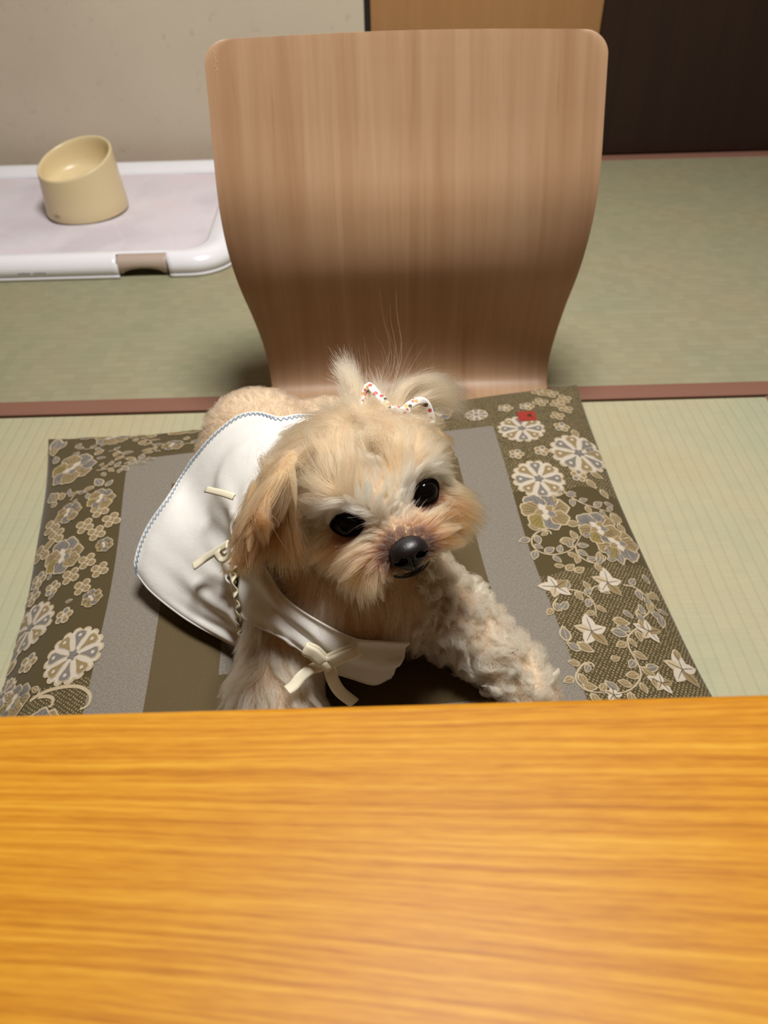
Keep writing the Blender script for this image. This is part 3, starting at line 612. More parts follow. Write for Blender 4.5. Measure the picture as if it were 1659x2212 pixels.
# joints (world)
J = dict(neck=(-.025, .425, .160), chest=(-.035, .405, .135), mid=(-.075, .500, .128), rump=(-.120, .590, .128),
         shL=(.020, .400, .128), elL=(.060, .385, .104), waL=(.094, .352, .093), paL=(.112, .328, .086),
         shR=(-.072, .388, .116), elR=(-.088, .335, .094), waR=(-.075, .285, .086), paR=(-.062, .235, .085),
         thR=(-.148, .545, .105), knR=(-.155, .490, .094), hkR=(-.175, .560, .082), ftR=(-.165, .480, .080),
         thL=(-.055, .630, .105), knL=(-.02, .560, .092), ftL=(.0, .545, .080))
J = {k: np.array(v) for k, v in J.items()}
J['earR'] = campt(630, 990, .538); J['earRt'] = campt(566, 1105, .540)
J['earL'] = campt(925, 930, .592); J['earLt'] = campt(945, 990, .606)
def sdf_head(p):
    d = ell(p, hd(0, -.004, .004), (.043, .047, .040), HR)
    d = smin(d, ell(p, hd(-.008, -.026, .016), (.040, .036, .036), HR), .02)          # back of the skull
    d = smin(d, ell(p, hd(0, .030, -.017), (.021, .030, .0165), HR), .018)          # muzzle
    d = smin(d, ell(p, hd(0, .044, -.030), (.015, .018, .011), HR), .012)           # chin
    for s in (-1, 1):
        d = smin(d, ell(p, hd(s*.017, .040, -.0225), (.013, .016, .0125), HR), .010)  # lip pads
        d = smin(d, ell(p, hd(s*.024, .016, .018), (.015, .014, .010), HR), .012)    # brows
        d = smin(d, ell(p, hd(s*.030, .008, -.018), (.017, .022, .017), HR), .016)   # cheeks
    for s, e in zip((-1, 1), EYES):
        d = smax(d, -ell(p, e+HM*.006, (.0095, .010, .008), HR), .006)                # sockets
    return d
def sdf_ears(p):
    d = None
    for a, b, s in (('earR', 'earRt', -1), ('earL', 'earLt', 1)):
        A, B = J[a], J[b]; ax = nv(B-A); side = nv(np.cross(ax, nv(A-HO))); out = nv(np.cross(ax, side))
        R = np.stack([side, ax, out]); L = np.linalg.norm(B-A)
        e = ell(p, A*.45+B*.55, (.044 if s < 0 else .013, L*.66, .0075), R)
        d = e if d is None else np.minimum(d, e)
    return d
def sdf_torso(p):
    d = cone(p, J['chest'], J['mid'], .058, .062)
    d = smin(d, cone(p, J['mid'], J['rump'], .062, .058), .03)
    d = smin(d, cone(p, J['neck']+np.array([0, .0, -.005]), HO-HM*.018-HU*.012, .044, .036), .03)
    d = smin(d, ell(p, J['chest']+np.array([.005, -.012, -.012]), (.05, .045, .045)), .03)
    return d
def sdf_legs(p):
    c = cone
    d = smin(c(p, J['shL'], J['elL'], .034, .026), c(p, J['elL'], J['waL'], .025, .019), .015)
    d = smin(d, c(p, J['waL'], J['paL'], .019, .018), .012)
    e = smin(c(p, J['shR'], J['elR'], .032, .026), c(p, J['elR'], J['waR'], .026, .020), .015)
    e = smin(e, c(p, J['waR'], J['paR'], .020, .018), .012)
    d = np.minimum(d, e)
    h = smin(c(p, J['thR'], J['knR'], .042, .030), c(p, J['hkR'], J['ftR'], .016, .016), .02)
    h2 = smin(c(p, J['thL'], J['knL'], .045, .030), c(p, J['knL'], J['ftL'], .016, .016), .02)
    tail = c(p, J['rump']+np.array([-.02, .035, .01]), J['rump']+np.array([-.05, .062, -.01]), .016, .010)
    return np.minimum(np.minimum(d, np.minimum(h, h2)), tail)
def sdf(p):
    d = smin(sdf_torso(p), sdf_legs(p), .028)
    d = smin(d, sdf_head(p), .016)
    d = smin(d, sdf_ears(p), .008)
    return d
def grad(fn, p, h=.0006):
    g = np.stack([fn(p+np.array(o)*h)-fn(p-np.array(o)*h) for o in ((1, 0, 0), (0, 1, 0), (0, 0, 1))], -1)
    return g/np.maximum(np.linalg.norm(g, axis=-1, keepdims=True), 1e-9)
def surface_nets(fn, lo_, hi_, h):
    ax = [np.arange(lo_[i], hi_[i]+h, h) for i in range(3)]; nx, ny, nz = map(len, ax)
    D = np.empty((nx, ny, nz), np.float32); Y, Z = np.meshgrid(ax[1], ax[2], indexing='ij')
    for i, x in enumerate(ax[0]): D[i] = fn(np.stack([np.full_like(Y, x), Y, Z], -1))
    S = D < 0
    cs = np.zeros((nx-1, ny-1, nz-1), np.int8)
    for a in (0, 1):
        for b in (0, 1):
            for c in (0, 1): cs += S[a:nx-1+a, b:ny-1+b, c:nz-1+c]
    act = (cs > 0) & (cs < 8); ids = -np.ones(act.shape, int); cells = np.argwhere(act); ids[act] = np.arange(len(cells))
    acc = np.zeros((len(cells), 3)); cnt = np.zeros(len(cells)); i, j, k = cells.T
    corners = [(a, b, c) for a in (0, 1) for b in (0, 1) for c in (0, 1)]
    for q in range(8):
        for r in range(q+1, 8):
            A, B = np.array(corners[q]), np.array(corners[r])
            if np.abs(A-B).sum() != 1: continue
            da = D[i+A[0], j+A[1], k+A[2]]; db = D[i+B[0], j+B[1], k+B[2]]; x = (da < 0) != (db < 0)
            t = np.where(x, da/np.where(x, da-db, 1), 0); acc += np.where(x[:, None], A+(B-A)*t[:, None], 0); cnt += x
    V = (cells+acc/cnt[:, None])*h+np.array([a[0] for a in ax])
    F = []
    for d in range(3):
        sl = [slice(1, -1)]*3; sl[d] = slice(0, -1)
        s0 = S[tuple(slice(1, n-1) if q != d else slice(0, n-1) for q, n in enumerate((nx, ny, nz)))]
        s1 = S[tuple(slice(1, n-1) if q != d else slice(1, n) for q, n in enumerate((nx, ny, nz)))]
        e = np.argwhere(s0 != s1); 
        if not len(e): continue
        base = e.copy()
        for q in range(3):
            if q != d: base[:, q] += 1
        o1, o2 = [(1, 2), (2, 0), (0, 1)][d]
        def g(a, b):
            c = base.copy(); c[:, o1] -= a; c[:, o2] -= b; return ids[c[:, 0], c[:, 1], c[:, 2]]
        quad = np.stack([g(1, 1), g(0, 1), g(0, 0), g(1, 0)], 1)
        flip = ~s0[tuple(e.T)]
        quad[flip] = quad[flip][:, ::-1]; F.append(quad)
    F = np.concatenate(F); 
    return V, F[(F >= 0).all(1)]
dog = empty('dog', (-.05, .45, .06), label='small cream dog in a white cape lying on the brocade cushion', category='dog')
def m_skin():
    t = NT('dog_skin'); nz = t.noise(t.coord(), 30, 3)
    t.set(Base_Color=t.ramp(nz, [(.3, lin(198, 172, 140)), (.7, lin(212, 188, 158))]), Roughness=.85); return t.m
_V, _F = surface_nets(sdf, (-.27, .19, .055), (.16, .70, .31), .003)
for _ in range(2): _V = _V-grad(sdf, _V)*sdf(_V)[:, None]
body = pyd('body', _V, _F, m_skin(), dog)
# ---------------------------------------------------------------- nose, eyes, mouth
def m_nose():
    t = NT('nose_leather'); c = t.coord(); v = t.n('TexVoronoi', {'Vector': c, 'Scale': 900.}).outputs[0]
    t.set(Base_Color=lin(19, 13, 16), Roughness=.42, Specular_IOR_Level=.6); t.bump(v, .25, .0003); return t.m
NC = hd(.001, .0600, -.0195)
def sdf_nose(p):
    q = (p-NC)@HR.T; x, y, z = q[..., 0], q[..., 1], q[..., 2]
    o = np.zeros(3)
    d = ell(q, np.array([0, 0, .0015]), (.0125, .0105, .0085))
    d = smin(d, ell(q, np.array([0, .0004, -.0060]), (.0085, .0086, .0070)), .004)
    for s in (-1, 1):
        d = smin(d, ell(q, np.array([s*.0078, -.0005, -.0016]), (.0055, .0085, .0055)), .003)
        n1 = ell(q, np.array([s*.0056, .0098, -.0008]), (.0030, .0062, .0026))
        n2 = ell(q, np.array([s*.0086, .0068, -.0026]), (.0042, .0050, .0016))
        d = smax(d, -smin(n1, n2, .001), .0012)
    groove = np.maximum(np.abs(x)-.00035, np.maximum(-(y-.004), z-.001)); d = smax(d, -groove, .0012)
    return d
_nv, _nf = surface_nets(sdf_nose, NC-.019, NC+.019, .0009)
for _ in range(2): _nv = _nv-grad(sdf_nose, _nv, .0002)*sdf_nose(_nv)[:, None]
pyd('nose', _nv, _nf, m_nose(), dog)
def m_eye():
    t = NT('wet_dark_eye'); t.set(Base_Color=lin(11, 8, 7), Roughness=.06, Specular_IOR_Level=.12); return t.m
EYEM_, LIDM = m_eye(), plain('dark_eyelid_skin', lin(24, 16, 14), .9, Specular_IOR_Level=.04)
GZ = nv(HM*.86-HU*.05+np.array([.28, -.15, -.12])*.6)     # gaze, past the camera to the right
for s, e in zip((-1, 1), EYES):
    ctr = e-HM*.0035; R_ = .0103
    bm = bmesh.new(); bmesh.ops.create_uvsphere(bm, u_segments=32, v_segments=20, radius=R_)
    bmesh.ops.translate(bm, vec=ctr, verts=bm.verts); me = bpy.data.meshes.new('eye'); bm.to_mesh(me); bm.free(); me.shade_smooth()
    eo = put('eye', me, EYEM_); attach(eo, dog)
    # lids: an almond opening over the ball with a skirt of dark skin down to the socket
    fwd = nv(HM*.9+HL*s*.36+HU*.08); sx = nv(np.cross(fwd, HU)); sy = np.cross(sx, fwd); sx = -sx if sx@HL < 0 else sx; sy = sy if sy@HU > 0 else -sy
    n, G = 48, []
    for i in range(n):
        a = 2*PI*i/n; ca, sa = math.cos(a), math.sin(a)
        hx, hy = .0090*ca, (.0080 if sa > 0 else .0062)*sa*(1-.12*abs(ca)**3)
        if s*ca < 0: hx *= 1.10; hy -= .0010*abs(ca)**2
        outw = nv(sx*ca+sy*sa*.8); row = []
        for q, (o_, dz) in enumerate(((0., -.0006), (.0001, .0008), (.0010, .0014), (.0022, .0008), (.0036, -.0010), (.0056, -.0042))):
            c_ = ctr+sx*hx+sy*hy+outw*o_; dd = c_-ctr; pl = dd-fwd*(dd@fwd); rr = np.linalg.norm(pl); dep = math.sqrt(max(R_**2-rr**2, 0.)) 
            row.append(ctr+pl+fwd*(max(dep, .0035)+dz))
        G.append(row)
    G = np.array(G+[G[0]]); v, f = gridmesh(G); lid = pyd('eyelid', v, f, LIDM, eo)
LIP = plain('black_lip', lin(16, 11, 11), .6, Specular_IOR_Level=.2)
lp = spline([hd(x, y, z) for x, y, z in ((-.020, .030, -.036), (-.012, .047, -.0365), (-.004, .0560, -.0350), (.004, .0560, -.0350), (.012, .047, -.0365), (.020, .030, -.036))], 30)
def tube(path, rad, nseg=8, squash=None):
    P = np.asarray(path); T = np.gradient(P, axis=0); T /= np.linalg.norm(T, axis=1)[:, None]; G = []
    ref = np.array([0, 0, 1.]) 
    for p, t, r in zip(P, T, rad):
        a = np.cross(t, ref); a = a/np.linalg.norm(a) if np.linalg.norm(a) > 1e-4 else np.array([1., 0, 0]); b = np.cross(a, t)
        G.append([p+r*(a*math.cos(q)+b*math.sin(q)*(squash or 1)) for q in np.linspace(0, 2*PI, nseg, endpoint=False)])
    return gridmesh(np.array(G), True)
v, f = tube(lp, .0046*np.sin(np.linspace(.12, PI-.12, 30))**.5); pyd('mouth', v, f, LIP, dog)
# ---------------------------------------------------------------- fur
def m_fur(name, rough=.48):
    m = bpy.data.materials.new(name); m.use_nodes = True; N, L = m.node_tree.nodes, m.node_tree.links; N.clear()
    o = N.new('ShaderNodeOutputMaterial'); h = N.new('ShaderNodeBsdfHairPrincipled'); h.parametrization = 'COLOR'
    a = N.new('ShaderNodeAttribute'); a.attribute_name = 'root_colour'; b = N.new('ShaderNodeAttribute'); b.attribute_name = 'tip_colour'
    ci = N.new('ShaderNodeHairInfo'); mx = N.new('ShaderNodeMix'); mx.data_type = 'RGBA'
    L.new(ci.outputs['Intercept'], mx.inputs[0]); L.new(a.outputs[0], mx.inputs[6]); L.new(b.outputs[0], mx.inputs[7]); g = N.new('ShaderNodeGamma'); g.inputs[1].default_value = 1.28; L.new(mx.outputs[2], g.inputs[0]); L.new(g.outputs[0], h.inputs['Color'])
    h.inputs['Roughness'].default_value = rough; h.inputs['Radial Roughness'].default_value = .55; h.inputs['Coat'].default_value = .0
    L.new(h.outputs[0], o.inputs[0]); return m
FUR = m_fur('cream_fur')
_tri = None
def mesh_tris():
    global _tri
    if _tri is None:
        q = _F; _tri = np.concatenate([q[:, [0, 1, 2]], q[:, [0, 2, 3]]])
    return _tri
TRI = mesh_tris(); _A, _B, _C = _V[TRI[:, 0]], _V[TRI[:, 1]], _V[TRI[:, 2]]
AREA = np.linalg.norm(np.cross(_B-_A, _C-_A), axis=1)/2; CEN = (_A+_B+_C)/3
def sample(n, weight):
    p = AREA*weight; p = p/p.sum(); i = RNG.choice(len(p), n, p=p); r = RNG.random((n, 2)); r[r.sum(1) > 1] = 1-r[r.sum(1) > 1]
    return _A[i]+(_B[i]-_A[i])*r[:, :1]+(_C[i]-_A[i])*r[:, 1:]
def nrm(a): return a/np.maximum(np.linalg.norm(a, axis=-1, keepdims=True), 1e-9)
def vnoise(p, f, seed):   # cheap smooth vector noise
    g = np.random.default_rng(seed); o = np.zeros_like(p)
    for k in range(4):
        w_ = g.normal(size=(3, 3))*f*(1+.6*k); ph = g.random(3)*7; o += np.sin(p@w_+ph)/(1+.5*k)
    return o/1.9
GRAV = np.array([0, 0, -1.])
def grow(name, P, comb, length, lift=.5, grav=.3, clump=.7, nclump=500, nfine=0, curl=0., turns=1.2, wave=.25, rand=.12, K=9, root=None, tip=None, rad=.00016, push=.0, collide=None, parent=None, lvar=.25, mat=None, clump_pow=1.2, stray=.0, cvar=.22, trim=None):
    n = len(P); N = grad(sdf, P); C = comb(P, N) if callable(comb) else np.broadcast_to(np.asarray(comb, float), P.shape)
    C = nrm(C-N*(C*N).sum(1, keepdims=True)*.9)
    Ln = (length(P) if callable(length) else np.full(n, length))*(1+lvar*(RNG.random(n)*2-1))
    # clump guides
    gi = RNG.choice(n, min(nclump, n), replace=False); kd = KDTree(len(gi))
    for q, a in enumerate(gi): kd.insert(P[a], q)
    kd.balance(); own = np.array([gi[kd.find(p)[1]] for p in P])
    cr = RNG.normal(size=(n, 3)); ph = RNG.random(n)*2*PI; sg = np.where(RNG.random(n) < .5, -1, 1)
    lift_ = lift*(1+.5*(RNG.random(n)-.5))
    def build(idx, extra):
        p = P[idx].copy(); out = [p.copy()]; L_ = Ln[idx]/(K-1); nn, cc = N[idx], C[idx]
        wn = vnoise(p, 55, 5)*wave+cr[idx]*extra
        b1 = nrm(np.cross(nn, cc)); 
        for k in range(1, K):
            t = k/(K-1)
            d = nn*(lift_[idx]*(1-t*.75))[:, None]+cc*(.55+.45*t)+GRAV*grav*t*1.3+wn*(.5+t)
            if curl:
                a = ph[idx]+sg[idx]*turns*2*PI*t
                d = nrm(d)+curl*(b1*np.cos(a)[:, None]+nrm(np.cross(b1, nrm(d)))*np.sin(a)[:, None])
            d = nrm(d); p = p+d*L_[:, None]; out.append(p.copy())
        return np.stack(out, 1)
    X = build(np.arange(n), rand)
    # strands follow their clump guide
    ug, inv = np.unique(own, return_inverse=True); Gd = build(ug, 0.)
    g = Gd[inv]; t = np.linspace(0, 1, K)[None, :, None]
    st = np.where(RNG.random(n) < stray, .25, 1.)[:, None, None]
    cf = clump*(t**clump_pow)*st
    ratio = (Ln/np.maximum(Ln[own], 1e-6))[:, None, None]
    tgt = g[:, :1]+(g-g[:, :1])*np.clip(ratio, .6, 1.3)
    X = X+(tgt-X)*cf
    col_ = collide if collide is not None else sdf
    for _ in range(2):
        q = X[:, 1:].reshape(-1, 3); d = col_(q); m_ = d < .0008
        if m_.any():
            q[m_] += grad(col_, q[m_])*(.0012-d[m_])[:, None]; X[:, 1:] = q.reshape(n, K-1, 3)
    if trim is not None:
        keep = ~trim(X); X, P, own, inv = X[keep], P[keep], own[keep], inv[keep]; n = len(X)
    q = X[:, :, 2]; X[:, :, 2] = np.maximum(q, cu_floor(X))
    rc, tc = root(P), tip(P)
    cv = (RNG.random(n)-.5)[:, None]*.16+((inv*7919 % 97)/97-.5)[:, None]*cvar
    rc = np.clip(rc*(1+cv), 0, 1); tc = np.clip(tc*(1+cv), 0, 1)
    cd = bpy.data.hair_curves.new(name); cd.add_curves([K]*n)
    cd.attributes['position'].data.foreach_set('vector', X.astype(np.float32).ravel())
    r = cd.attributes.new('radius', 'FLOAT', 'POINT'); r.data.foreach_set('value', (np.tile(rad*(1-.8*np.linspace(0, 1, K)**1.5), n)).astype(np.float32))
    for nm, c_ in (('root_colour', rc), ('tip_colour', tc)):
        a = cd.attributes.new(nm, 'FLOAT_COLOR', 'CURVE'); a.data.foreach_set('color', np.column_stack([c_, np.ones(n)]).astype(np.float32).ravel())
    o = put(name, cd, mat or FUR); attach(o, parent or dog); o['kind'] = 'stuff'; return o
def cu_floor(X):   # approximate height of the cushion under a point
    a, b = cu_local(X); return np.where((np.abs(a) < .30) & (np.abs(b) < .28), .058, .0)
L3 = lambda r, g, b: np.array(lin(r, g, b)[:3])
def hloc(p): return (p-HO)@HR.T
headm = sdf_head(CEN); torsom = smin(sdf_torso(CEN), sdf_legs(CEN), .02); earm = sdf_ears(CEN)
is_ear = (earm < .0025)
is_head = (~is_ear) & (headm < torsom+.002) & (headm < .004)
is_leg = (~is_ear) & (~is_head) & (sdf_legs(CEN) < sdf_torso(CEN)-.001)
is_body = (~is_ear) & (~is_head) & (~is_leg)
def sstep(a, b, x): t = np.clip((x-a)/(b-a), 0, 1); return t*t*(3-2*t)
def eye_mask(q):   # 0 near the eyes, the nose and the mouth
    m_ = np.ones(len(q))
    for s, e in zip((-1, 1), EYES):
        d = hloc(e[None])[0]; r = np.linalg.norm((q-d-np.array([-s*.0022, .001, -.0012]))/np.array([1.14, 1.3, .80]), axis=1); m_ *= sstep(.0090, .0112, r)
    nl = hloc(NC[None])[0]; r = np.linalg.norm((q-nl)/np.array([1.15, 1.1, 1.05]), axis=1); m_ *= sstep(.0075, .0105, r)
    lip = sstep(.021, .017, np.abs(q[:, 0]))*sstep(.034, .040, q[:, 1])*sstep(-.0265, -.0295, q[:, 2]); m_ *= 1-.93*lip
    return m_
def head_comb(P, N):
    q = hloc(P); l, m, u = q.T; s = np.sign(l+1e-6); al = np.abs(l)
    muz = sstep(.030, .044, m)*sstep(.012, -.002, u)                 # muzzle
    low = sstep(-.012, -.028, u)                                      # chin, lower cheeks
    top = sstep(.010, .040, u)
    z = np.zeros_like(l)
    d_muz = np.stack([s*(.05+np.maximum(al-.007, 0)*62), -.55+z, .36-al*30], 1)
    d_brow = np.stack([s*(al*al*950), -.35+z, .62-al*al*420], 1)
    d_side = np.stack([s*.3, -.45+z, -.85+z], 1)
    cr_ = np.array([.004, -.004, .056])-q; d_in = nrm(cr_)*.9+np.array([0, 0, .25]); d_out = -nrm(cr_)*.8+(GRAV@HR.T)*.7; bk = sstep(.012, -.012, m+.35*(.02-al))[:, None]
    d_top = d_in*(1-bk)+d_out*bk
    d_low = np.stack([s*.35, -.15+z, -.8+z], 1)
    d = d_brow*(1-top)[:, None]+d_top*top[:, None]
    side = sstep(.022, .034, al)*(1-top); d = d*(1-side)[:, None]+d_side*side[:, None]
    d = d*(1-muz)[:, None]+d_muz*muz[:, None]
    d = d*(1-low*.8)[:, None]+d_low*(low*.8)[:, None]
    return d@HR
def head_len(P):
    q = hloc(P); l, m, u = q.T; al = np.abs(l)
    L = np.full(len(P), .017)
    L += .010*sstep(.008, .035, u)*sstep(.034, .010, m)+.007*sstep(.006, -.02, m)*sstep(-.02, .005, u)
    bridge = sstep(.016, .006, al)*sstep(.020, .034, m)*sstep(-.020, -.006, u); L = L*(1-.45*bridge)
    cheek = sstep(.012, .024, al)*sstep(.0, .025, m)*sstep(.0, -.012, u); L += .012*cheek*sstep(-.036, -.020, u)+.004*sstep(.0, .012, u)*sstep(.012, .03, m)*sstep(.003, .010, al)
    nl = hloc(NC[None])[0]; dn = np.linalg.norm(q-nl, axis=1); L *= .45+.55*sstep(.013, .028, dn)
    for e in EYES:
        d = hloc(e[None])[0]; r = np.linalg.norm(q-d, axis=1); L *= .36+.64*sstep(.011, .019, r)
    L *= 1-.08*sstep(.02, .035, m)
    L *= 1-.5*sstep(-.026, -.034, u)*sstep(.025, .045, m)
    return L
def head_root(P):
    q = hloc(P); l, m, u = q.T; al = np.abs(l)
    c = np.tile(L3(240, 192, 156), (len(P), 1))
    def to(w_, col): 
        nonlocal c
        c = c*(1-w_[:, None])+np.asarray(col)*w_[:, None]
    to(sstep(.008, .028, u)*.9, L3(240, 176, 138))
    to(sstep(-.002, .006, u)*sstep(.026, .014, u)*sstep(.002, .02, m)*.85, L3(251, 224, 200)); to(sstep(.012, .004, al)*sstep(-.014, -.004, u)*sstep(.02, .03, m)*.7, L3(246, 210, 184))           # white brows
    to(sstep(.010, .026, al)*sstep(.005, .03, m)*sstep(.0, -.012, u)*.9, L3(220, 152, 110))  # muzzle sides
    to(sstep(-.024, -.034, u)*.7, L3(238, 196, 162))
    for e in EYES:                                                              # tear stains at the inner corners
        d = hloc(e[None])[0]; d2 = d*np.array([.66, 1.08, 1.])+np.array([0, 0, -.004]); r = np.linalg.norm(q-d2, axis=1); to(sstep(.0125, .006, r)*.85, L3(132, 78, 60))
        r = np.linalg.norm(q-d, axis=1); to(sstep(.0175, .012, r)*sstep(.010, -.002, (q-d)[:, 2])*.8, L3(84, 58, 46))
    nl = hloc(NC[None])[0]; dn = np.linalg.norm((q-nl)*np.array([1, 1, 1.]), axis=1); to(sstep(.024, .0145, dn)*.9, L3(62, 48, 46))
    lp_ = np.linalg.norm((q-np.array([-.027, .026, -.028]))/np.array([1, 1.3, 1.0]), axis=1); to(sstep(.016, .004, lp_)*.75, L3(172, 98, 66))
    return c
def head_tip(P): 
    c = head_root(P); return np.clip(c*1.12+.03, 0, 1)
def eye_trim(X):
    bad = np.zeros(len(X), bool)
    for s_, e in zip((-1, 1), EYES):
        fw_ = nv(HM*.9+HL*s_*.30+HU*.12); sx = nv(HL-fw_*(HL@fw_)); sy = np.cross(fw_, sx); sy = sy*np.sign(sy@HU)
        r = X-(e-HM*.0035); a = r@fw_; x = (r@sx+s_*.0010)/.0108; y = (r@sy-.0010)/.0088
        bad |= ((a > .003) & (x*x+y*y < 1)).any(1)
    nr = X-NC; bad |= ((nr@HM > .002) & (((nr@HL)/.0115)**2+((nr@HU)/.009)**2 < 1)).any(1)
    return bad & (RNG.random(len(X)) < .96)
qh = hloc(CEN); wt = is_head*eye_mask(qh)*(1+1.2*sstep(-.01, .02, qh[:, 1]))
grow('head_fur', sample(FN(60000), wt+1e-9*0), head_comb, head_len, lift=.64, grav=.32, clump=.87, nclump=950, wave=.44, rand=.13, lvar=.28, root=head_root, tip=head_tip, rad=.00013, stray=.12, trim=eye_trim)
# ears
def ear_len(P):
    q = P; A = J['earR']; B = J['earRt']; t = ((q-A)@(B-A))/((B-A)@(B-A)); far = np.abs(q-J['earL']).sum(1) < np.abs(q-A).sum(1); ax = nv(B-A); side = nv(np.cross(ax, nv(A-HO))); side = side*np.sign(side@HL); off = (P-A)@side; return np.where(far, .014, .024+.014*np.clip(t, 0, 1)+.016*sstep(-.005, .03, off))
def ear_root(P):
    A = J['earR']; B = J['earRt']; t = np.clip(((P-A)@(B-A))/((B-A)@(B-A)), 0, 1)[:, None]; return L3(222, 180, 138)*(1-t)+L3(158, 114, 72)*t
def ear_tip(P): return ear_root(P)*.66
def ear_comb(P, N):
    A, B = J['earR'], J['earRt']; ax = nv(B-A); side = nv(np.cross(ax, nv(A-HO))); off = (P-A)@side
    left = (np.abs((P-J['earL'])).sum(1) > np.abs(P-A).sum(1))[:, None]
    return np.where(left, ax*.75+GRAV*.25+side*(off*44)[:, None], np.tile(GRAV, (len(P), 1))*.8-HM*.5)+N*.15
grow('ear_fur', sample(FN(20000), is_ear*1.), ear_comb, ear_len, lift=.24, grav=.5, clump=.92, nclump=200, wave=.2, rand=.08, root=ear_root, tip=ear_tip, rad=.00014, K=11, stray=.06, cvar=.6)
# legs: curly
leg_c = lambda P: np.tile(L3(243, 204, 176), (len(P), 1))
def leg_comb(P, N): return GRAV*.4+vnoise(P, 70, 3)*.9
def leg_root(P):
    c = leg_c(P); d = np.linalg.norm(P-(J['paL']+np.array([.012, -.012, -.004])), axis=1); w_ = sstep(.022, .008, d)[:, None]*.6
    return c*(1-w_)+L3(186, 138, 98)*w_
vis = (CEN[:, 2] > .062)
fore = is_leg*vis*(CEN[:, 1] < .46)
right_leg = CEN[:, 0] < -.03
grow('foreleg_fur', sample(FN(24000), fore*right_leg*1.), lambda P, N: GRAV*.5+np.array([-.25, -.75, 0])+vnoise(P, 60, 3)*.35, .021, lift=.6, grav=.15, clump=.9, nclump=420, curl=.25, turns=.6, wave=.35, rand=.08, root=leg_root, tip=lambda P: np.clip(leg_root(P)*1.1, 0, 1), rad=.00014, K=10, stray=.08)
grow('foreleg_fur', sample(FN(34000), fore*(~right_leg)*1.), leg_comb, .022, lift=.72, grav=.10, clump=.965, nclump=560, curl=1.45, turns=1.0, wave=.2, rand=.045, clump_pow=.8, root=leg_root, tip=lambda P: np.clip(leg_root(P)*1.1, 0, 1), rad=.00015, K=13, stray=.05)
# body: short coat; longer on neck and chest
def body_comb(P, N):
    ax = J['rump']-J['chest']; h = sstep(.115, .06, np.linalg.norm(P-(HO-HM*.01-HU*.03), axis=1))[:, None]; return (nrm(ax[None])[0]*.9+GRAV*.5)*(1-h)+(GRAV*1.+HM*.25+vnoise(P, 60, 4)*.35)*h
def body_len(P): 
    d = np.linalg.norm(P-J['neck'], axis=1); h = np.linalg.norm(P-(HO-HM*.01-HU*.03), axis=1); return .008+.004*sstep(.10, .05, d)+.014*sstep(.115, .06, h)
body_c = lambda P: np.tile(L3(238, 194, 166), (len(P), 1))
rest = (is_body | (is_leg & (CEN[:, 1] >= .46)))*vis
grow('body_fur', sample(FN(42000), rest*(1+1.5*sstep(.10, .06, np.linalg.norm(CEN-HO, axis=1)))), body_comb, body_len, lift=.46, grav=.25, clump=.8, nclump=1300, wave=.32, rand=.12, root=body_c, tip=body_c, rad=.00012, K=7, stray=.1)
REAR_HEM = [(-0.0533, 0.5731, 0.1737), (-0.0716, 0.552, 0.1943), (-0.0888, 0.5421, 0.1992), (-0.1088, 0.5545, 0.1957), (-0.1262, 0.5569, 0.192), (-0.1435, 0.5512, 0.1829), (-0.1623, 0.5455, 0.1668), (-0.1827, 0.5383, 0.1432), (-0.1963, 0.51, 0.135), (-0.2108, 0.4939, 0.122), (-0.2187, 0.4806, 0.112), (-0.2231, 0.4663, 0.102), (-0.2223, 0.459, 0.094)]
LOWER_HEM = [(-0.2223, 0.459, 0.094), (-0.2056, 0.44, 0.089), (-0.1737, 0.4146, 0.084), (-0.144, 0.3969, 0.08), (-0.1226, 0.3836, 0.082), (-0.1052, 0.3722, 0.088)]
SEAM = [(-0.1052, 0.3722, 0.088), (-0.112, 0.3807, 0.1), (-0.117, 0.3912, 0.12), (-0.1193, 0.4053, 0.138), (-0.1215, 0.4228, 0.152), (-0.1162, 0.4449, 0.172), (-0.1, 0.4609, 0.1922), (-0.0704, 0.4836, 0.2039), (-0.0467, 0.4997, 0.1997)]
NECKLINE = [(-0.1142, 0.4226, 0.168), (-0.0882, 0.3864, 0.1734), (-0.0727, 0.3612, 0.1715), (-0.0522, 0.3448, 0.1644), (-0.0324, 0.3385, 0.1576), (-0.0126, 0.3378, 0.1471), (0.0166, 0.3471, 0.1314)]
BIB_BOTTOM = [(-0.1128, 0.3855, 0.124), (-0.0808, 0.3451, 0.1488), (-0.0671, 0.336, 0.1436), (-0.0506, 0.3306, 0.1343), (-0.0347, 0.3309, 0.114), (-0.0142, 0.3329, 0.1), (0.002, 0.3383, 0.1)]
BIB_LEFT = [(-0.1142, 0.4226, 0.168), (-0.1184, 0.4114, 0.156), (-0.1176, 0.3993, 0.142), (-0.1128, 0.3855, 0.124)]
BIB_RIGHT = [(0.0166, 0.346, 0.1329), (0.0119, 0.3441, 0.1198), (0.0078, 0.337, 0.114), (0.002, 0.3383, 0.1)]
RUFFLE = [(-0.1166, 0.4171, 0.16), (-0.1195, 0.407, 0.15), (-0.1182, 0.3965, 0.138), (-0.1168, 0.3907, 0.126), (-0.1187, 0.3869, 0.11), (-0.1127, 0.3803, 0.1), (-0.1053, 0.3731, 0.088)]
BOW_KNOT = [(-0.0449, 0.3257, 0.1393)]
BOW_LL = [(-0.0474, 0.3261, 0.1427), (-0.0527, 0.3287, 0.1485), (-0.058, 0.3304, 0.1508)]
BOW_RL = [(-0.041, 0.3261, 0.1425), (-0.0321, 0.3274, 0.147), (-0.0233, 0.3289, 0.1502)]
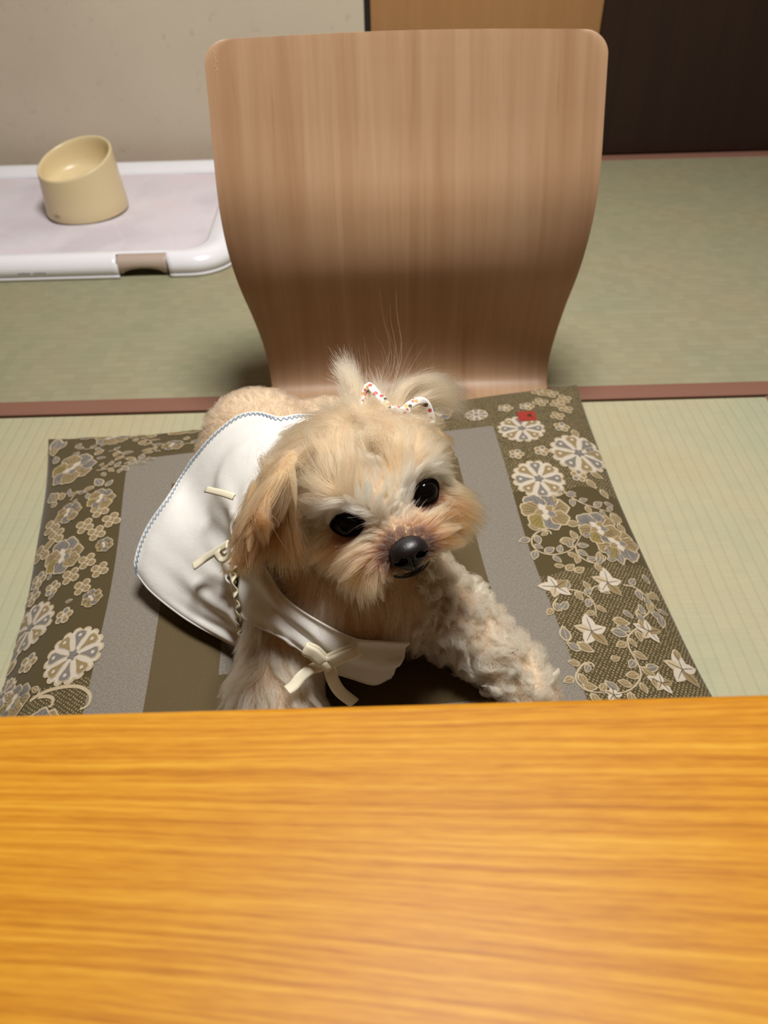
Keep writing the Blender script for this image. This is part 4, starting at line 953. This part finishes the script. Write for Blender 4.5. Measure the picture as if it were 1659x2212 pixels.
BOW_LT = [(-0.0487, 0.3242, 0.1375), (-0.0562, 0.3224, 0.1359), (-0.0636, 0.318, 0.1327), (-0.0689, 0.3123, 0.1303), (-0.0734, 0.3088, 0.1299)]
BOW_RT = [(-0.0425, 0.3227, 0.1347), (-0.0408, 0.3203, 0.124), (-0.0365, 0.3203, 0.1091), (-0.0268, 0.3193, 0.095)]
TIE_TAIL = [(-0.1241, 0.42, 0.168), (-0.1352, 0.4256, 0.155), (-0.1473, 0.4295, 0.143), (-0.1584, 0.4265, 0.136)]
TIE_LOOP = [(-0.1349, 0.4217, 0.158), (-0.1303, 0.4173, 0.155), (-0.1247, 0.4145, 0.16), (-0.1188, 0.4119, 0.172)]
TIE_END = [(-0.118, 0.4444, 0.196), (-0.1296, 0.4558, 0.19), (-0.1472, 0.4742, 0.178)]
# ---------------------------------------------------------------- white cape, bib, ribbons
def m_cloth():
    t = NT('white_cotton_knit'); c = t.coord()
    a = t.noise(t.coord(scale=(1, 1, 1)), 900, 2); b = t.noise(c, 60, 3)
    t.set(Base_Color=t.mix(b, lin(226, 224, 218), lin(236, 234, 230)), Roughness=.95, Specular_IOR_Level=.08)
    t.bump(t.math('ADD', t.math('MULTIPLY', a, .35), b), .35, .0014); return t.m
CLOTH = m_cloth()
CREAM = plain('cream_jersey_ribbon', lin(232, 224, 198), .8)
def skin_base(p): return smin(sdf_torso(p), sdf_legs(p), .028)
def coons(bottom, top, left, right, m_, n):
    """bottom/top run left->right, left/right run bottom->top; (m_,n) grid"""
    B, T = spline(bottom, n), spline(top, n); L, R_ = spline(left, m_), spline(right, m_)
    u = np.linspace(0, 1, n)[None, :, None]; v = np.linspace(0, 1, m_)[:, None, None]
    return (1-v)*B[None]+v*T[None]+(1-u)*L[:, None]+u*R_[:, None]-((1-u)*(1-v)*B[0]+u*(1-v)*B[-1]+(1-u)*v*T[0]+u*v*T[-1])
def drape(G, off, it=12):
    sh = G.shape; X = G.reshape(-1, 3)
    for _ in range(3):
        d = skin_base(X); m_ = d < off
        if m_.any(): X[m_] += grad(skin_base, X[m_])*(off-d[m_])[:, None]
    X[:, 2] = np.maximum(X[:, 2], cu_floor(X)+.004)
    Y = X.reshape(sh)
    for _ in range(it):      # relax the inside, then lift it clear again
        Z = Y.copy(); Z[1:-1, 1:-1] = .5*Y[1:-1, 1:-1]+.125*(Y[:-2, 1:-1]+Y[2:, 1:-1]+Y[1:-1, :-2]+Y[1:-1, 2:]); Y = Z
    X = Y.reshape(-1, 3); d = skin_base(X); m_ = d < off*.7
    if m_.any(): X[m_] += grad(skin_base, X[m_])*(off*.7-d[m_])[:, None]
    return X.reshape(sh)
def cloth_obj(name, G, mat, par, th=.0014):
    v, f = gridmesh(G); o = pyd(name, v, f, mat, par)
    s = o.modifiers.new('th', 'SOLIDIFY'); s.thickness = th; s.offset = 0; return o
RH = np.array(REAR_HEM); 
SP = [(-.0300, .5900, .150), (.0000, .5750, .120)]             # the hem goes on over the back
NK = [(-.0150, .4950, .190), (.022, .490, .155)]
rear = np.array(SP[::-1]+[tuple(a) for a in RH])               # far side -> left corner
low = np.array(LOWER_HEM); seam = np.array(SEAM+NK)             # bottom -> neck -> far side
side = np.array([rear[0]*(1-t)+seam[-1]*t for t in (0, .5, 1)])
#  bottom: lower hem (corner -> ruffle); left: rear hem from the corner up; right: seam up; top: far side
G = coons(low, side, rear[::-1], seam, 96, 64)
G = drape(G, .0075)
mI, nI = np.meshgrid(np.linspace(0, 1, G.shape[0]), np.linspace(0, 1, G.shape[1]), indexing='ij')
# gathers that run out from the ruffled seam, and soft lengthwise folds
e1, e2 = np.gradient(G, axis=0), np.gradient(G, axis=1); NN = nrm(np.cross(e1, e2)); NN *= np.sign((NN*(G-np.array([-.08, .47, .10]))).sum(-1))[..., None]
gath = np.exp(-((1-nI)/.42)**2)*sstep(.0, .04, mI)*sstep(.62, .35, mI)*(.0050*np.sin(mI*2*PI*6.2+.8+1.2*nI)+.002*np.sin(mI*2*PI*13))
fold = .0022*np.sin(nI*2*PI*2.1+mI*3)*sstep(0, .2, mI)*sstep(1, .5, mI)*sstep(0, .15, nI)
G = G+NN*(np.maximum(gath, -.0035)+fold)[..., None]
cape = cloth_obj('cape', G, CLOTH, dog)
# folded hem and blue zigzag stitching along the rear edge
edge = G[:, 0]; inn = G[:, 3]; inw = nrm(inn-edge); en = NN[:, 0]
v, f = tube(edge+en*.0004, np.full(len(edge), .0013), 8); pyd('rolled_hem', v, f, CLOTH, cape)
v, f = tube(G[0]+NN[0]*.0002, np.full(G.shape[1], .0011), 8); pyd('rolled_hem', v, f, CLOTH, cape)
L = np.concatenate([[0], np.cumsum(np.linalg.norm(np.diff(edge, axis=0), axis=1))]); nz = int(L[-1]/.0023)
zz = []
for k in range(nz+1):
    d = L[-1]*k/nz; at = lambda A: np.array([np.interp(d, L, A[:, q]) for q in range(3)])
    zz.append(at(edge)+at(inw)*(.0012 if k % 2 else .0046)+at(en)*.0017)
P_ = np.array([zz[i]*(1-t)+zz[i+1]*t for i in range(nz) for t in (.0, .5)]+[zz[-1]])
v, f = tube(P_, np.full(len(P_), .00036), 5); pyd('blue_zigzag_stitch', v, f, plain('blue_thread', lin(92, 130, 164), .7), cape, label='blue zigzag stitching along the hem')
# ruffle along the seam
def ruffle(path, name, par, wid=.0095, waves=10):
    P = spline(path, 150); T = nrm(np.gradient(P, axis=0)); d = grad(skin_base, P); sd = nrm(np.cross(T, d)); n = len(P); t = np.linspace(0, 1, n); R_ = []
    wv = np.sin(t*2*PI*waves+1.7*np.sin(t*9)); w2 = np.cos(t*2*PI*waves*1.0+1.1*np.sin(t*13))
    for q in np.linspace(-1, 1, 9):
        a = abs(q)
        R_.append(P+sd*(q*wid*.62+wv[:, None]*.0011*a)[:, :1].reshape(-1, 1)*1. if False else P+sd*(q*wid*.55)+d*(.0016+.0022*(1-a)+.0024*a*wv*(1 if q > 0 else -.8))[:, None]+sd*(.0012*w2*a)[:, None])
    return cloth_obj(name, np.array(R_), CREAM, par, .0010)
ruffle(RUFFLE, 'ruffle', cape)
# bib across the chest
B2 = drape(coons(BIB_BOTTOM, NECKLINE, BIB_LEFT[::-1], BIB_RIGHT[::-1], 44, 80), .0085, 8)
e1, e2 = np.gradient(B2, axis=0), np.gradient(B2, axis=1); N2 = nrm(np.cross(e1, e2)); N2 *= np.sign((N2*(B2-np.array([-.04, .42, .12]))).sum(-1))[..., None]
mI, nI = np.meshgrid(np.linspace(0, 1, B2.shape[0]), np.linspace(0, 1, B2.shape[1]), indexing='ij')
B2 = B2+N2*(.0022*np.sin(mI*2*PI*1.6+nI*2.2)*sstep(0, .25, mI)*sstep(1, .8, mI)+.0016*np.sin(nI*2*PI*2.4-mI*3)*sstep(0, .2, nI)*sstep(1., .8, nI))[..., None]
bib = cloth_obj('bib', B2, CLOTH, dog)
v, f = tube(B2[0]+N2[0]*.0002, np.full(B2.shape[1], .0012), 8); pyd('rolled_hem', v, f, CLOTH, bib)
def ribbon(name, path, wid, par, up_=None, mat=CREAM, th=.0016, n=40, twist=0.):
    P = spline(path, n); T = nrm(np.gradient(P, axis=0)); d = grad(skin_base, P) if up_ is None else np.tile(nv(up_), (n, 1))
    s = nrm(np.cross(T, d)); 
    if twist: 
        a = np.linspace(0, twist, n)[:, None]; s = s*np.cos(a)+nrm(np.cross(T, s))*np.sin(a)
    nn = nrm(np.cross(s, T)); q = np.linspace(-1, 1, 5)
    o = cloth_obj(name, np.array([P+s*wid/2*x+nn*(.0005*(1-x*x)) for x in q]), mat, par, th); return o
knot = np.array(BOW_KNOT[0]); kn = grad(skin_base, knot[None])[0]
bow = pyd('ribbon_bow', *tube(np.array([knot+kn*.0015+nv(np.array(BOW_RT[0])-np.array(BOW_LL[0]))*x for x in np.linspace(-.0052, .0052, 9)]), 0.0046*np.array([.62, .85, .97, 1, 1, 1, .97, .85, .62]), 12), CREAM, bib)
def loop(pts, wid, lift=.0038):
    P = np.array(pts); n_ = grad(skin_base, P); out = [knot+kn*.001]+[p+k*lift*.9 for p, k in zip(P, n_)]+[P[-1]+n_[-1]*.0002+(P[-1]-P[-2])*.12]+[p-k*.0012 for p, k in zip(P[::-1][1:], n_[::-1][1:])]+[knot-kn*.001]
    return out
ribbon('bow_loop', loop(BOW_LL, .0074), .0094, bib, n=60); ribbon('bow_loop', loop(BOW_RL, .0074), .0094, bib, n=60)
ribbon('bow_tail', [knot]+BOW_LT, .0080, bib, twist=.5); ribbon('bow_tail', [knot]+BOW_RT, .0090, bib, twist=.15)
upv = nv([-.45, -.25, .85])
ribbon('ribbon_tie', TIE_TAIL, .0072, cape, up_=upv); ribbon('ribbon_tie', TIE_LOOP, .0075, cape, up_=upv); ribbon('ribbon_tie', TIE_END, .0055, cape, up_=upv, n=24)

# ---------------------------------------------------------------- topknot and floral hair bow
def tuft(name, guides, n, spread0, spread1, root_c, tip_c, rad=.00012, K=12, wob=.12):
    X, rc = [], []
    for g, wgt in guides:
        P = np.array([campt(*q) for q in g]); S = spline(P, K); T = nrm(np.gradient(S, axis=0)); m_ = max(1, int(n*wgt)); L_ = np.linalg.norm(S[-1]-S[0])
        o = RNG.normal(size=(m_, 3)); o = o/np.maximum(np.linalg.norm(o, axis=1, keepdims=True), .4)*RNG.random((m_, 1))**.5
        cl = RNG.normal(size=(max(3, m_//25), 3)); ci = RNG.integers(0, len(cl), m_); t = np.linspace(0, 1, K)[None, :, None]
        ln = RNG.uniform(.6, 1.12, m_)[:, None]; tt = np.clip(np.linspace(0, 1, K)[None]*ln, 0, 1.0)*(K-1); i = np.minimum(tt.astype(int), K-2); fr = (tt-i)[..., None]
        base = S[i]*(1-fr)+S[i+1]*fr
        wv = vnoise((base+cl[ci][:, None]*.02).reshape(-1, 3), 70, 9).reshape(m_, K, 3)*wob*L_*.25*t
        X.append(base+o[:, None]*(spread0+(spread1-spread0)*t)+cl[ci][:, None]*spread1*.55*t**1.5+wv)
    X = np.concatenate(X); n_ = len(X); cd = bpy.data.hair_curves.new(name); cd.add_curves([K]*n_)
    cd.attributes['position'].data.foreach_set('vector', X.astype(np.float32).ravel())
    r = cd.attributes.new('radius', 'FLOAT', 'POINT'); r.data.foreach_set('value', np.tile(rad*(1-.8*np.linspace(0, 1, K)**1.5), n_).astype(np.float32))
    for nm, c_ in (('root_colour', root_c), ('tip_colour', tip_c)):
        a = cd.attributes.new(nm, 'FLOAT_COLOR', 'CURVE'); cc = np.clip(np.array(c_)*(1+(RNG.random((n_, 1))-.5)*.25), 0, 1); a.data.foreach_set('color', np.column_stack([cc, np.ones(n_)]).astype(np.float32).ravel())
    o = put(name, cd, FUR); attach(o, dog); o['kind'] = 'stuff'; return o
tuft('topknot', [([(775, 915, .575), (762, 850, .580), (750, 805, .585), (736, 778, .590)], .20), ([(790, 910, .575), (768, 835, .582), (742, 795, .588)], .10),
                 ([(850, 910, .580), (880, 838, .590), (940, 826, .605), (1000, 850, .62)], .26), ([(860, 915, .580), (915, 862, .590), (965, 862, .605), (1000, 885, .62)], .20), ([(840, 905, .582), (855, 850, .595), (880, 815, .605)], .10), ([(820, 905, .580), (815, 850, .59), (800, 815, .60)], .08)],
     3600, .004, .008, L3(232, 178, 142), L3(244, 206, 174))
tuft('ear_fringe', [([(622, 1030, .530), (632, 1130, .527), (648, 1232, .533)], .28), ([(602, 1035, .529), (606, 1130, .526), (612, 1226, .532)], .26), ([(580, 1040, .530), (570, 1130, .527), (566, 1216, .532)], .24), ([(556, 1050, .532), (536, 1120, .530), (520, 1196, .534)], .22)], 2600, .006, .0085, L3(214, 170, 126), L3(150, 106, 66), rad=.00013, wob=.25)
tuft('flyaway_hair', [([(810, 900, .58), (822, 800, .59), (815, 745, .60)], .2), ([(830, 900, .58), (852, 790, .595), (842, 705, .60)], .2), ([(800, 900, .58), (780, 800, .59), (765, 755, .60)], .2), ([(850, 900, .58), (900, 810, .60), (935, 770, .61)], .2), ([(840, 900, .58), (880, 800, .60), (895, 760, .60)], .2)],
     70, .004, .016, L3(214, 190, 150), L3(232, 214, 182), rad=.00008, wob=.5)
def m_floral():
    t = NT('floral_print_ribbon'); c = t.coord(); v = t.n('TexVoronoi', {'Vector': c, 'Scale': 260., 'Randomness': 1.}); d = v.outputs[0]; cc = v.outputs[1]
    s = t.n('SeparateColor', {0: cc}); pick = t.ramp(s.outputs[0], [(.0, lin(196, 92, 88)), (.3, lin(84, 84, 66)), (.5, lin(214, 182, 96)), (.7, lin(74, 66, 60)), (.85, lin(210, 128, 112))])
    for e in pick.node.color_ramp.elements: pass
    pick.node.color_ramp.interpolation = 'CONSTANT'
    t.set(Base_Color=t.mix(t.math('LESS_THAN', d, .42), lin(240, 236, 228), pick), Roughness=.6); return t.m
FLO = m_floral()
hb = None
def fl_rib(nm, g, wid, par, up_):
    return ribbon(nm, [campt(*q) for q in g], wid, par, up_=up_, mat=FLO, th=.0008, n=30)
hb = fl_rib('hair_bow', [(836, 892, .548), (846, 886, .545), (868, 888, .545), (884, 894, .548)], .006, dog, HM)
fl_rib('bow_loop', [(852, 892, .546), (836, 874, .548), (812, 848, .552), (798, 834, .556), (790, 850, .556), (784, 876, .553), (792, 892, .55), (820, 896, .548), (850, 893, .546)], .0062, hb, HM*.8+HL*.35+HU*.5)
fl_rib('bow_loop', [(868, 892, .548), (884, 876, .550), (905, 866, .552), (920, 872, .555), (929, 892, .558), (932, 910, .560), (920, 912, .556), (890, 904, .550), (868, 894, .548)], .0058, hb, HM*.8-HL*.3+HU*.5)
